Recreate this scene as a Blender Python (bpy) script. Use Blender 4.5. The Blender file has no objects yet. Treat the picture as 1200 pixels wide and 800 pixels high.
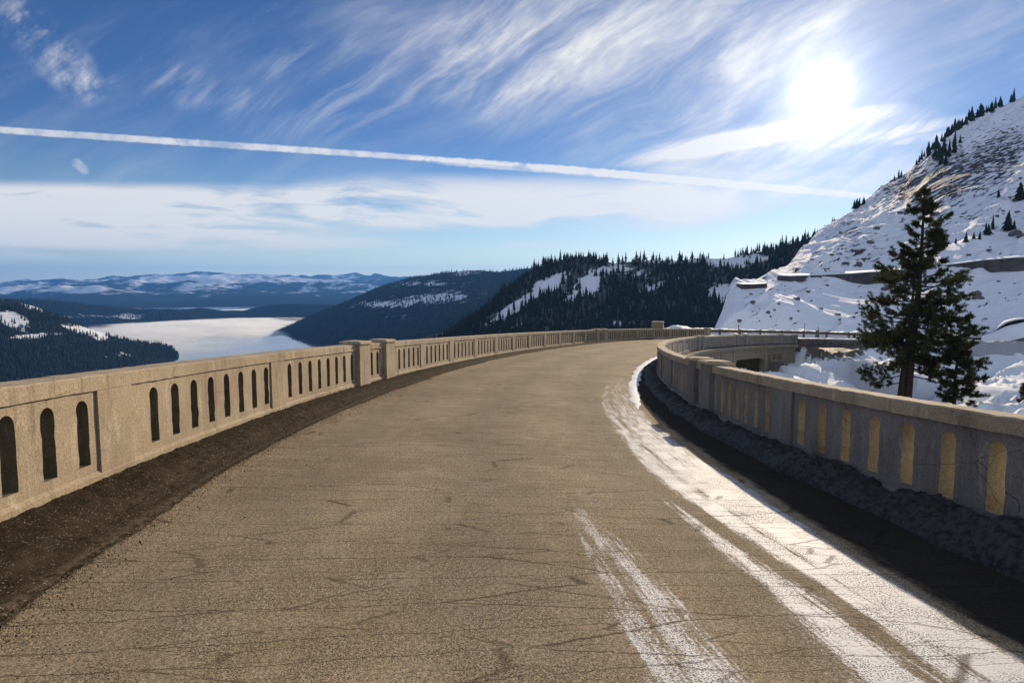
import bpy, math, random
import numpy as np
random.seed(7)
rng = np.random.default_rng(11)
SC = bpy.context.scene
COL = SC.collection
R = math.radians

# ------------------------------------------------------------------ camera
F_PX, PCX, PCY, HOR = 760.0, 600.0, 400.0, 332.45
CAMH = 1.4806
PITCH = math.atan((PCY - HOR) / F_PX)
cam_d = bpy.data.cameras.new('camera')
cam = bpy.data.objects.new('camera', cam_d)
COL.objects.link(cam)
cam.location = (0, 0, CAMH)
cam.rotation_euler = (R(90) - PITCH, 0, 0)
cam_d.sensor_width = 36.0
cam_d.lens = F_PX / 1200 * 36.0
cam_d.clip_start = 0.05
cam_d.clip_end = 200000
SC.camera = cam


def ray(px, py):
    """world direction seen at a picture point"""
    x = (px - PCX) / F_PX
    y = (PCY - py) / F_PX
    cp, sp = math.cos(PITCH), math.sin(PITCH)
    return np.array([x, cp + y * sp, y * cp - sp])


def az_te(px, py):
    d = ray(px, py)
    return math.atan2(d[0], d[1]), d[2] / math.hypot(d[0], d[1])


def at(px, py, depth):
    """point at forward distance depth (metres along +Y)"""
    d = ray(px, py)
    return d / d[1] * depth + np.array([0, 0, CAMH])


def to_px(P):
    P = np.asarray(P, float)
    cp, sp = math.cos(PITCH), math.sin(PITCH)
    X, Y, Z = P[..., 0], P[..., 1], P[..., 2] - CAMH
    yc = Y * cp - Z * sp
    zc = Z * cp + Y * sp
    return PCX + F_PX * X / yc, PCY - F_PX * zc / yc


# ------------------------------------------------------------------ noise
def _h(ix, iy, seed):
    n = (ix.astype(np.int64) * 374761393 + iy.astype(np.int64) * 668265263 + seed * 1442695041) & 0xffffffff
    n = ((n ^ (n >> 13)) * 1274126177) & 0xffffffff
    n = ((n ^ (n >> 16)) * 2246822519) & 0xffffffff
    return ((n ^ (n >> 15)) & 0xffffff) / float(0xffffff)


def vn(x, y, seed=0):
    x = np.asarray(x, float); y = np.asarray(y, float)
    x, y = np.broadcast_arrays(x, y)
    ix = np.floor(x); iy = np.floor(y)
    fx = x - ix; fy = y - iy
    fx = fx * fx * fx * (fx * (fx * 6 - 15) + 10); fy = fy * fy * fy * (fy * (fy * 6 - 15) + 10)
    a = _h(ix, iy, seed); b = _h(ix + 1, iy, seed)
    c = _h(ix, iy + 1, seed); d = _h(ix + 1, iy + 1, seed)
    return (a + (b - a) * fx + (c - a) * fy + (a - b - c + d) * fx * fy) * 2 - 1


def fbm(x, y, seed=0, o=4, g=0.5):
    v = 0; a = 1.0; t = 0
    for k in range(o):
        v = v + a * vn(np.asarray(x) * 2 ** k + 17.3 * k, np.asarray(y) * 2 ** k - 9.1 * k, seed + k)
        t += a; a *= g
    return v / t


def ridge(x, y, seed=0, o=4):
    v = 0; a = 1.0; t = 0
    for k in range(o):
        v = v + a * (1 - np.abs(vn(np.asarray(x) * 2 ** k + 5.1 * k, np.asarray(y) * 2 ** k + 3.7 * k, seed + k)) * 2)
        t += a; a *= .5
    return v / t


def sstep(a, b, x):
    t = np.clip((np.asarray(x, float) - a) / (b - a), 0, 1)
    return t * t * (3 - 2 * t)


# ------------------------------------------------------------------ mesh + object helpers
def mesh_np(name, V, faces, mat=None, smooth=False, attrs=None, uv=None):
    """faces: list of int arrays (n,3) or (n,4)"""
    me = bpy.data.meshes.new(name)
    V = np.asarray(V, np.float32)
    fl = [np.asarray(f, np.int32) for f in faces if len(f)]
    nl = sum(f.size for f in fl); nf = sum(len(f) for f in fl)
    me.vertices.add(len(V)); me.vertices.foreach_set('co', V.ravel())
    me.loops.add(nl); me.polygons.add(nf)
    me.loops.foreach_set('vertex_index', np.concatenate([f.ravel() for f in fl]))
    tot = np.concatenate([np.full(len(f), f.shape[1], np.int32) for f in fl])
    st = np.concatenate([[0], np.cumsum(tot)[:-1]]).astype(np.int32)
    me.polygons.foreach_set('loop_start', st)
    try:
        me.polygons.foreach_set('loop_total', tot)
    except Exception:
        pass
    me.polygons.foreach_set('use_smooth', np.full(nf, bool(smooth)))
    me.update(calc_edges=True)
    me.validate()
    for k, a in (attrs or {}).items():
        at_ = me.attributes.new(k, 'FLOAT', 'POINT')
        at_.data.foreach_set('value', np.asarray(a, np.float32))
    if uv is not None:
        l = me.uv_layers.new(name='st')
        idx = np.empty(nl, np.int32); me.loops.foreach_get('vertex_index', idx)
        l.data.foreach_set('uv', np.asarray(uv, np.float32)[idx].ravel())
    if mat:
        me.materials.append(mat)
    return me


def link(name, me, parent=None, loc=None):
    o = bpy.data.objects.new(name, me)
    COL.objects.link(o)
    if parent: o.parent = parent
    if loc is not None: o.location = loc
    return o


def tag(o, label=None, cat=None, group=None, kind=None):
    if label: o['label'] = label
    if cat: o['category'] = cat
    if group: o['group'] = group
    if kind: o['kind'] = kind
    return o


def empty(name, loc, label, cat, group=None):
    o = bpy.data.objects.new(name, None)
    o.empty_display_size = .2
    COL.objects.link(o); o.location = loc
    return tag(o, label, cat, group)


def grid_faces(n, m, wrap=False):
    """n rows x m columns of vertices"""
    i, j = np.meshgrid(np.arange(n - 1), np.arange(m - 1), indexing='ij')
    a = (i * m + j).ravel()
    return np.stack([a, a + 1, a + m + 1, a + m], 1)


class MB:
    """collects pieces and links them as ONE mesh"""
    def __init__(s):
        s.V = []; s.Q = []; s.T = []; s.n = 0
    def add(s, V, Q=(), T=()):
        V = np.asarray(V, float)
        s.V.append(V)
        if len(Q): s.Q.append(np.asarray(Q, int) + s.n)
        if len(T): s.T.append(np.asarray(T, int) + s.n)
        s.n += len(V)
    def box(s, c, h, rot=None):
        """centre c, half sizes h, optional 3x3 rot; edges chamfered"""
        h = np.asarray(h, float); b = min(h) * .12
        pts = []
        for sx in (-1, 1):
            for sy in (-1, 1):
                for sz in (-1, 1):
                    sg = np.array([sx, sy, sz])
                    for k in range(3):
                        p = sg * (h - b); p[k] = sg[k] * h[k]
                        pts.append(p)
        pts = np.array(pts)
        import bmesh
        bm = bmesh.new()
        vs = [bm.verts.new(p) for p in pts]
        bmesh.ops.convex_hull(bm, input=vs)
        bm.verts.index_update()
        V = np.array([v.co[:] for v in bm.verts])
        T = [[v.index for v in f.verts] for f in bm.faces]
        bm.free()
        if rot is not None: V = V @ np.asarray(rot).T
        s.add(V + np.asarray(c), T=[t for t in T if len(t) == 3], Q=[t for t in T if len(t) == 4])
    def tube(s, pts, rad, n=7):
        pts = np.asarray(pts, float); rad = np.broadcast_to(rad, (len(pts),))
        tg = np.gradient(pts, axis=0); tg /= np.linalg.norm(tg, axis=1)[:, None] + 1e-9
        up = np.array([0, 0, 1.]) if abs(tg[0, 2]) < .9 else np.array([1., 0, 0])
        V = []
        for p, t, r in zip(pts, tg, rad):
            a = np.cross(t, up); a /= np.linalg.norm(a) + 1e-9; b = np.cross(t, a)
            ang = np.arange(n) / n * 2 * np.pi
            V.append(p + r * (np.cos(ang)[:, None] * a + np.sin(ang)[:, None] * b))
        V = np.concatenate(V)
        Q = [[i * n + j, i * n + (j + 1) % n, (i + 1) * n + (j + 1) % n, (i + 1) * n + j]
             for i in range(len(pts) - 1) for j in range(n)]
        k = len(V)
        V = np.vstack([V, pts[:1], pts[-1:]])
        T = [[k, (j + 1) % n, j] for j in range(n)] + [[k + 1, (len(pts) - 1) * n + j, (len(pts) - 1) * n + (j + 1) % n] for j in range(n)]
        s.add(V, Q, T)
    def build(s, name, mat, parent=None, smooth=False, loc=None):
        V = np.concatenate(s.V)
        if loc is not None: V = V - np.asarray(loc)
        fs = []
        if s.Q: fs.append(np.concatenate(s.Q))
        if s.T: fs.append(np.concatenate(s.T))
        return link(name, mesh_np(name, V, fs, mat, smooth), parent, loc)


# ------------------------------------------------------------------ materials
class NT:
    def __init__(s, tree):
        s.t = tree; s.n = tree.nodes; s.l = tree.links
    def __call__(s, typ, ins=None, **kw):
        nd = s.n.new(typ)
        for k, v in kw.items(): setattr(nd, k, v)
        for k, v in (ins or {}).items(): s.set(nd.inputs[k], v)
        return nd
    def set(s, sock, v):
        if isinstance(v, bpy.types.NodeSocket): s.l.new(v, sock)
        elif isinstance(v, bpy.types.Node): s.l.new(v.outputs[0], sock)
        else:
            try: sock.default_value = v
            except Exception:
                sock.default_value = (*v, 1) if len(v) == 3 else v
    def m(s, op, a, b=None, c=None, clamp=False):
        nd = s.n.new('ShaderNodeMath'); nd.operation = op; nd.use_clamp = clamp
        s.set(nd.inputs[0], a)
        if b is not None: s.set(nd.inputs[1], b)
        if c is not None: s.set(nd.inputs[2], c)
        return nd.outputs[0]
    def ss(s, x, a, b, lo=0., hi=1.):
        nd = s.n.new('ShaderNodeMapRange'); nd.interpolation_type = 'SMOOTHSTEP'
        s.set(nd.inputs['Value'], x); s.set(nd.inputs['From Min'], a); s.set(nd.inputs['From Max'], b)
        s.set(nd.inputs['To Min'], lo); s.set(nd.inputs['To Max'], hi)
        return nd.outputs[0]
    def mix(s, f, a, b, mode='MIX'):
        nd = s.n.new('ShaderNodeMix'); nd.data_type = 'RGBA'; nd.blend_type = mode
        s.set(nd.inputs[0], f)
        for i, v in ((6, a), (7, b)):
            if isinstance(v, (tuple, list)): nd.inputs[i].default_value = (*v[:3], 1)
            else: s.set(nd.inputs[i], v)
        return nd.outputs[2]
    def noise(s, vec, scale, detail=4, rough=.55, dist=0., dim='3D'):
        nd = s.n.new('ShaderNodeTexNoise'); nd.noise_dimensions = dim
        if vec is not None: s.set(nd.inputs['Vector'], vec)
        nd.inputs['Scale'].default_value = scale; nd.inputs['Detail'].default_value = detail
        nd.inputs['Roughness'].default_value = rough; nd.inputs['Distortion'].default_value = dist
        return nd.outputs[0]
    def vscale(s, vec, sc, rot=(0, 0, 0), loc=(0, 0, 0)):
        nd = s.n.new('ShaderNodeMapping')
        s.set(nd.inputs[0], vec); nd.inputs['Scale'].default_value = sc
        nd.inputs['Rotation'].default_value = rot; nd.inputs['Location'].default_value = loc
        return nd.outputs[0]
    def voro(s, vec, scale, feature='F1', dim='3D', rand=1.):
        nd = s.n.new('ShaderNodeTexVoronoi'); nd.voronoi_dimensions = dim; nd.feature = feature
        s.set(nd.inputs['Vector'], vec); nd.inputs['Scale'].default_value = scale
        nd.inputs['Randomness'].default_value = rand
        return nd.outputs[0] if feature == 'DISTANCE_TO_EDGE' else nd.outputs['Distance']
    def attr(s, name):
        nd = s.n.new('ShaderNodeAttribute'); nd.attribute_name = name
        return nd.outputs['Fac']


def material(name):
    m = bpy.data.materials.new(name); m.use_nodes = True
    m.node_tree.nodes.clear()
    k = NT(m.node_tree)
    out = k('ShaderNodeOutputMaterial')
    b = k('ShaderNodeBsdfPrincipled')
    k.l.new(b.outputs[0], out.inputs[0])
    return m, k, b, out


def bump(k, b, h, strength=.5, dist=.01):
    nd = k('ShaderNodeBump', {'Height': h, 'Strength': strength, 'Distance': dist})
    k.l.new(nd.outputs[0], b.inputs['Normal'])


def mat_concrete(name, c1, c2, c3):
    m, k, b, o = material(name)
    P = k('ShaderNodeTexCoord').outputs['Object']
    n1 = k.noise(P, 1.3, 5, .6)
    n2 = k.noise(k.vscale(P, (1, 1, .25)), 9, 5, .65)
    n3 = k.noise(P, 55, 4, .7)
    col = k.mix(k.ss(n1, .35, .68), c1, c2)
    col = k.mix(k.m('MULTIPLY', k.ss(n2, .52, .72), .75), col, c3)
    stain = k.noise(k.vscale(P, (1, 1, .3)), 3.2, 6, .7)
    col = k.mix(k.m('MULTIPLY', k.ss(stain, .52, .70), .6), col, (.12, .09, .055))
    run = k.m('MULTIPLY', k.ss(k.noise(k.vscale(P, (5.5, 5.5, .35)), 1.6, 5, .65), .55, .72), k.ss(k.noise(P, .8, 3), .42, .6))
    col = k.mix(k.m('MULTIPLY', run, .5), col, (.13, .095, .055))
    lime = k.ss(k.noise(k.vscale(P, (2.5, 2.5, 1.2)), 2.4, 6, .75, 1.2), .60, .72)
    col = k.mix(k.m('MULTIPLY', lime, .55), col, (.6, .53, .42))
    grain = k.ss(n3, .28, .72, .72, 1.22)
    col = k.mix(1., col, k('ShaderNodeCombineColor', {0: grain, 1: grain, 2: grain}), 'MULTIPLY')
    pit = k.ss(k.voro(P, 26), .05, .17)
    pitm = k.ss(k.noise(P, 4.1, 3), .46, .62)
    pit = k.m('SUBTRACT', 1., k.m('MULTIPLY', k.m('SUBTRACT', 1., pit), pitm))
    col = k.mix(pit, (.07, .055, .04), col)
    # thin cracks
    cr = k.voro(k.vscale(k.mix(.09, P, k('ShaderNodeTexNoise', {'Vector': P, 'Scale': 5.}).outputs['Color']), (1, 1, 1.6)), 1.35, 'DISTANCE_TO_EDGE')
    crm = k.m('MULTIPLY', k.ss(cr, .0045, .0015), k.ss(k.noise(P, .9, 2), .5, .62))
    col = k.mix(k.m('MULTIPLY', crm, .6), col, (.06, .05, .04))
    k.set(b.inputs['Base Color'], col)
    b.inputs['Roughness'].default_value = .9
    b.inputs['Specular IOR Level'].default_value = .25
    h = k.m('ADD', k.m('MULTIPLY', n3, .5), k.m('ADD', k.m('MULTIPLY', pit, .6), k.m('MULTIPLY', n2, .6)))
    h = k.m('SUBTRACT', h, k.m('MULTIPLY', crm, .8))
    bump(k, b, h, .75, .012)
    return m


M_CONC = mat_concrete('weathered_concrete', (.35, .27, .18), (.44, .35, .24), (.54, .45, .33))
M_CONC_G = mat_concrete('shade_grey_concrete', (.19, .172, .155), (.25, .228, .2), (.31, .285, .25))  # right parapet's concrete, darkened so its shaded look is in the colour
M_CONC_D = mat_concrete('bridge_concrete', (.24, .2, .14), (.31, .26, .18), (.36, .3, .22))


M_CONC_SHADE = mat_concrete('painted_shade_slot_concrete', (.11, .09, .05), (.155, .125, .075), (.19, .155, .1))  # shade inside the left parapet's slots, put into the colour
M_CONC_BOUNCE = mat_concrete('painted_bounce_slot_concrete', (.36, .285, .155), (.44, .355, .21), (.48, .395, .24))  # sunlight bounced inside the right parapet's slots, put into the colour


def mat_snow(name, base=(.80, .82, .85), dirt=0.0, scale=.5, bdist=.15, bstr=.6, dcol=(.12, .1, .085)):
    m, k, b, o = material(name)
    P = k('ShaderNodeTexCoord').outputs['Object']
    n = k.noise(P, scale, 6, .6); n2 = k.noise(P, scale * 9, 4, .6)
    col = base
    if dirt:
        col = k.mix(k.m('MULTIPLY', k.ss(n2, .42, .62), dirt), base, dcol)
    if isinstance(col, tuple): b.inputs['Base Color'].default_value = (*col, 1)
    else: k.set(b.inputs['Base Color'], col)
    b.inputs['Roughness'].default_value = .75
    b.inputs['Specular IOR Level'].default_value = .2
    bump(k, b, k.m('ADD', n, k.m('MULTIPLY', n2, .2)), bstr, bdist)
    return m


M_SNOW = mat_snow('snow')
M_SNOWCAP = mat_snow('roadside_snow', (.8, .82, .85), .35, 6, .02, .6)
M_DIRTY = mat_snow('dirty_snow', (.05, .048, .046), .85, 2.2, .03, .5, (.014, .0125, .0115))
M_BERM = mat_snow('grey_ploughed_snow', (.42, .43, .46), .8, 1.1, .25, 1., (.2, .19, .19))


def simple(name, col, rough=.8, var=.3, scale=8, metal=0., spec=.3):
    m, k, b, o = material(name)
    P = k('ShaderNodeTexCoord').outputs['Object']
    n = k.noise(P, scale, 5, .65)
    f = k.ss(n, .25, .75, 1 - var, 1 + var)
    c = k.mix(1., col, k('ShaderNodeCombineColor', {0: f, 1: f, 2: f}), 'MULTIPLY')
    k.set(b.inputs['Base Color'], c)
    b.inputs['Roughness'].default_value = rough
    b.inputs['Metallic'].default_value = metal
    b.inputs['Specular IOR Level'].default_value = spec
    bump(k, b, n, .5, .02)
    return m


M_ROCK = simple('dark_rock', (.13, .115, .105), .9, .5, 2.5)
M_STEEL = simple('weathered_steel', (.2, .15, .11), .6, .4, 6, .5)
M_WOODP = simple('grey_timber', (.2, .17, .13), .85, .4, 10)
M_STAKE = simple('yellow_marker', (.32, .28, .08), .7, .2, 8)
M_SHED = simple('shed_concrete', (.085, .075, .072), .85, .35, .6)
M_BARK = simple('pine_bark', (.04, .027, .019), .95, .5, 5)
M_STONE = simple('tan_stone', (.26, .205, .13), .9, .35, 5)


def mat_leaf(name, col, var=.5, trans=.25):
    m, k, b, o = material(name)
    P = k('ShaderNodeTexCoord').outputs['Object']
    oi = k('ShaderNodeObjectInfo').outputs['Random']
    n = k.noise(P, 1.1, 3, .6)
    f = k.m('MULTIPLY', k.ss(n, .3, .7, 1 - var, 1 + var), k.ss(oi, 0, 1, .8, 1.2))
    c = k.mix(1., col, k('ShaderNodeCombineColor', {0: f, 1: f, 2: f}), 'MULTIPLY')
    k.set(b.inputs['Base Color'], c)
    b.inputs['Roughness'].default_value = .8
    b.inputs['Specular IOR Level'].default_value = .06
    if trans:
        tr = k('ShaderNodeBsdfTranslucent', {'Color': c})
        mx = k('ShaderNodeMixShader', {0: trans, 1: b.outputs[0], 2: tr.outputs[0]})
        k.l.new(mx.outputs[0], o.inputs[0])
    return m


M_NEEDLE = mat_leaf('pine_needles', (.055, .06, .023), .45, .35)
M_CONIF = mat_leaf('conifer_foliage', (.03, .042, .03), .4, .0)

# ------------------------------------------------------------------ the line of the road
KS = [-40, 0, 8, 16, 24, 32, 40, 50, 60, 72, 90, 97, 101, 400]
KV = [.0, 0.02554874, 0.02137701, 0.01372084, 0.00933153, 0.00833403, 0.00881212, 0.01079101, 0.0129918, 0.01498656, 0.01691694, .0165, 0.0, 0.0]
TH0 = -0.204936
DS = .05
SS = np.arange(-40, 200, DS)
kap = np.interp(SS, KS, KV)
kap[SS < -4] = np.interp(SS[SS < -4], [-40, -12, -4], [0, 0, .0255])
i0 = int(np.argmin(abs(SS)))
th_ = np.cumsum(kap) * DS; th_ = th_ - th_[i0] + TH0
x_ = np.cumsum(np.sin(th_)) * DS; x_ = x_ - x_[i0] + 0.7564
y_ = np.cumsum(np.cos(th_)) * DS; y_ = y_ - y_[i0]
gr_ = np.interp(SS, [-40, -10, 0, 25, 50, 90], [-.03, -.06, -0.0676, -0.0630, -0.0571, -0.0546])
z_ = np.cumsum(gr_) * DS; z_ -= z_[i0]
e_ = np.interp(SS, [0, 20, 60, 110], [0.0445, 0.0281, 0.040, .02])
HW = 7.057 / 2


def W(s, t, v):
    """point s metres along the road, t metres right of its centre, v above its surface"""
    s, t, v = np.broadcast_arrays(np.asarray(s, float), np.asarray(t, float), np.asarray(v, float))
    x = np.interp(s, SS, x_); y = np.interp(s, SS, y_); z = np.interp(s, SS, z_)
    th = np.interp(s, SS, th_); e = np.interp(s, SS, e_)
    return np.stack([x + t * np.cos(th), y - t * np.sin(th), z - e * t + v], -1)


# ------------------------------------------------------------------ road surface
def mat_road():
    m, k, b, o = material('worn_asphalt')
    uv = k('ShaderNodeUVMap', uv_map='st').outputs[0]
    big = k.noise(uv, .55, 4, .6)
    med = k.noise(k.vscale(uv, (.5, 1.6, 1)), 3, 5, .65)
    gr = k.noise(uv, 120, 4, .8)
    gr2 = k.noise(uv, 38, 4, .7)
    col = k.mix(k.ss(big, .35, .65), (.30, .222, .134), (.395, .30, .188))
    col = k.mix(k.m('MULTIPLY', k.ss(med, .45, .7), .5), col, (.42, .34, .24))
    sx = k('ShaderNodeSeparateXYZ', {0: uv}).outputs[1]
    dust = k.m('MULTIPLY', k.ss(sx, -2.0, -2.6), k.ss(k.noise(uv, 1.8, 4), .3, .6))
    col = k.mix(k.m('MULTIPLY', dust, .6), col, (.34, .25, .155))
    lane = k.m('MULTIPLY', k.m('COSINE', k.m('MULTIPLY', k.m('ADD', sx, k.m('MULTIPLY', k.noise(uv, .35, 2), .5)), 3.6)), .5)
    col = k.mix(k.m('ADD', .22, k.m('MULTIPLY', lane, .4)), col, (.21, .165, .112))
    g = k.m('MULTIPLY', k.ss(gr, .32, .68, .3, 1.62), k.ss(gr2, .3, .7, .6, 1.35))
    col = k.mix(1., col, k('ShaderNodeCombineColor', {0: g, 1: g, 2: g}), 'MULTIPLY')
    # dark pits between the stones
    v1 = k.voro(uv, 72, dim='2D'); v2 = k.voro(uv, 30, dim='2D')
    chip = k.m('MULTIPLY', k.ss(v1, .34, .16), k.ss(k.noise(uv, 3.2, 4), .36, .56))
    chip = k.m('MAXIMUM', chip, k.m('MULTIPLY', k.ss(v2, .2, .1), k.ss(k.noise(uv, 1.1, 4), .46, .62)))
    col = k.mix(k.m('MULTIPLY', chip, .7), col, (.035, .027, .018))
    # transverse frost cracks
    wob = k('ShaderNodeTexNoise', {'Vector': uv, 'Scale': 1.7, 'Detail': 5., 'Roughness': .6}).outputs['Color']
    wob2 = k('ShaderNodeTexNoise', {'Vector': uv, 'Scale': 14., 'Detail': 4., 'Roughness': .6}).outputs['Color']
    cuv = k.mix(.045, k.mix(.09, uv, wob), wob2)
    c1 = k.voro(k.vscale(cuv, (3.6, .38, 1)), 1., 'DISTANCE_TO_EDGE', '2D')
    c2 = k.voro(k.vscale(cuv, (7.5, .9, 1), (0, 0, .12), (5, 3, 0)), 1., 'DISTANCE_TO_EDGE', '2D')
    c3 = k.voro(k.vscale(cuv, (6.0, 4.0, 1), (0, 0, .5), (2, 9, 0)), 1., 'DISTANCE_TO_EDGE', '2D')
    k1 = k.m('MULTIPLY', k.ss(c1, .017, .004), k.ss(k.noise(uv, 1.7, 4), .34, .47))
    k2 = k.m('MULTIPLY', k.ss(c2, .030, .008), k.ss(k.noise(uv, 1.2, 4), .37, .5))
    k3 = k.m('MULTIPLY', k.ss(c3, .030, .008), k.ss(k.noise(uv, .7, 3), .53, .62))
    crk = k.m('MAXIMUM', k.m('MULTIPLY', k1, .9), k.m('MAXIMUM', k.m('MULTIPLY', k2, .65), k.m('MULTIPLY', k3, .4)))
    col = k.mix(k.m('MULTIPLY', crk, .78), col, (.05, .036, .022))
    # dried salt left by the tyres, ragged at the grain of the stones
    salt = k.attr('salt')
    sn = k.noise(uv, 48, 4, .7); sn2 = k.m('ADD', k.m('MULTIPLY', k.noise(k.vscale(uv, (.35, 1.5, 1)), 7, 4, .65), .5), k.m('MULTIPLY', k.noise(k.vscale(uv, (.12, 5, 1)), 6, 4, .65), .5))
    sn = k.m('ADD', k.m('MULTIPLY', sn, .5), k.m('MULTIPLY', gr, .5))
    th = k.m('ADD', k.m('MULTIPLY', k.m('SUBTRACT', sn, .5), 2.4), k.m('ADD', k.m('MULTIPLY', k.m('SUBTRACT', sn2, .5), 2.2), .5))
    sm = k.ss(k.m('SUBTRACT', k.m('MULTIPLY', salt, .98), th), -.1, .22)
    sm = k.m('MULTIPLY', sm, k.ss(salt, .0, .12))
    sm = k.m('MULTIPLY', sm, k.m('SUBTRACT', 1., chip))
    sm = k.m('MULTIPLY', sm, k.m('SUBTRACT', 1., k.m('MULTIPLY', crk, .75)))
    col = k.mix(k.m('MULTIPLY', sm, .92), col, (.56, .57, .60))
    # damp black grit by the snow bank
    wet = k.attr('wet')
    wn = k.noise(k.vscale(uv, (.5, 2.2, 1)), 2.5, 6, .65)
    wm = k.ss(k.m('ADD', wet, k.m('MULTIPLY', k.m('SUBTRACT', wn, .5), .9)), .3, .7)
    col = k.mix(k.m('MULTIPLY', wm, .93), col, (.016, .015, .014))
    k.set(b.inputs['Base Color'], col)
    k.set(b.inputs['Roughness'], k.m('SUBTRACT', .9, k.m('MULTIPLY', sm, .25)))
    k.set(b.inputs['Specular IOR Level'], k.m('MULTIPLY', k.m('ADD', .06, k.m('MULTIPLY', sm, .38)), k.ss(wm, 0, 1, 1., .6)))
    h = k.m('ADD', k.m('MULTIPLY', gr, .6), k.m('MULTIPLY', gr2, .5))
    h = k.m('SUBTRACT', h, k.m('MULTIPLY', crk, .35)); h = k.m('SUBTRACT', h, k.m('MULTIPLY', chip, .3))
    bump(k, b, h, .6, .008)
    return m


def build_road():
    s = np.concatenate([np.arange(-30, -1, .5), np.arange(-1, 22, .07), np.arange(22, 60, .25), np.arange(60, 195, 1.)])
    t = np.linspace(-4.0, 4.0, 134)
    S, T = np.meshgrid(s, t, indexing='ij')
    # tyre-track salt: bands of constant offset from the centre line
    def band(lo, hi, soft=.1):
        return sstep(lo - soft, lo + soft, T) * (1 - sstep(hi - soft, hi + soft, T))
    wob = .05 * fbm(S * .35, T * .8, 3, 3)
    lo1 = np.interp(S, [0, 2.2, 3.5, 5.25, 7, 10, 14, 21, 33], [1.5, 1.58, 1.67, 1.6, 1.55, 1.66, 1.76, 2.15, 2.25]) + wob
    hi1 = np.interp(S, [0, 3, 6, 10, 14, 21, 33], [2.05, 2.12, 2.35, 2.45, 2.5, 2.8, 2.9]) + wob
    a1 = band(lo1, hi1, .09) * np.interp(S, [0, 5, 7, 10, 14, 20, 28], [1., .97, .85, .66, .5, .28, .0])
    a1 = a1 * (1 - .45 * np.exp(-((T - (lo1 * .7 + hi1 * .3)) / .035) ** 2))
    c2 = np.interp(S, [0, 2.5, 3.5, 4.5, 5.8], [1.28, 1.33, 1.41, 1.40, 1.38]) + wob * .4
    w2 = np.interp(S, [0, 2.5, 3.5, 4.4, 5.8, 6], [.28, .22, .14, .09, .025, .0])
    a2 = np.exp(-((T - c2) / np.maximum(w2, .01)) ** 2) * np.interp(S, [0, 5, 5.9, 6.3], [.95, .82, .5, 0])
    c3 = np.interp(S, [0, 2.5, 4, 6], [.34, .47, .52, .55]) + wob * .4
    w3 = np.interp(S, [0, 3, 6], [.29, .25, .14])
    a3 = np.exp(-((T - c3) / w3) ** 4) * np.interp(S, [0, 3, 4.6, 5.6, 6.4], [.78, .7, .5, .24, 0])
    a3 = a3 * (1 - .5 * np.exp(-((T - c3 + .06) / .03) ** 2))
    a4 = .12 * band(1.62, 2.2, .4) * np.interp(S, [12, 24, 40], [0, 1, .6])
    salt = np.clip(np.maximum.reduce([a1, a2, a3, a4]), 0, 1)
    wl = np.interp(S, [-5, 3, 6, 10, 14, 20, 34, 60], [2.15, 2.15, 2.4, 2.5, 2.55, 2.72, 2.85, 3.0])
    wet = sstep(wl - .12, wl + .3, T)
    Z = .008 * fbm(S * .5, T * .7, 5, 3) + .012 * np.cos(T * 1.6)
    P = W(S, T, Z).reshape(-1, 3)
    me = mesh_np('road', P, [grid_faces(len(s), len(t))], mat_road(), True,
                 {'salt': salt.ravel(), 'wet': wet.ravel()}, np.stack([S.ravel(), T.ravel()], 1))
    tag(link('road', me), kind='structure')


build_road()


# ------------------------------------------------------------------ parapets
def rough(s, v, seed, a=.004):
    return a * fbm(s * 9, v * 9, seed, 3)


def extrude(mb, prof, s0, s1, side, ds=.12, jit=.003, seed=1):
    """prof: list of (t,v) around the section; swept along the road between s0 and s1; side = -1 left, +1 right"""
    n = max(2, int(math.ceil((s1 - s0) / ds)) + 1)
    s = np.linspace(s0, s1, n)
    prof = np.asarray(prof, float); m = len(prof)
    if side < 0: prof = prof[::-1]
    S = np.repeat(s, m); T = np.tile(prof[:, 0], n) * side; Vv = np.tile(prof[:, 1], n)
    T = T + rough(S, Vv * 3 + T, seed, jit); Vv = Vv + rough(S + 9, Vv * 3 + T * 5, seed + 7, jit)
    P = W(S, T, Vv)
    Q = []
    for i in range(n - 1):
        for j in range(m):
            Q.append([i * m + j, i * m + (j + 1) % m, (i + 1) * m + (j + 1) % m, (i + 1) * m + j])
    # end caps as fans
    c0 = P[:m].mean(0); c1 = P[-m:].mean(0)
    P = np.vstack([P, c0, c1]); k = n * m
    T3 = [[k, (j + 1) % m, j] for j in range(m)] + [[k + 1, (n - 1) * m + j, (n - 1) * m + (j + 1) % m] for j in range(m)]
    mb.add(P, Q, T3)


def rect_prof(t0, t1, v0, v1, c=.015):
    return [(t0, v0), (t0, v1 - c), (t0 + c, v1), (t1 - c, v1), (t1, v1 - c), (t1, v0)]


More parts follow.
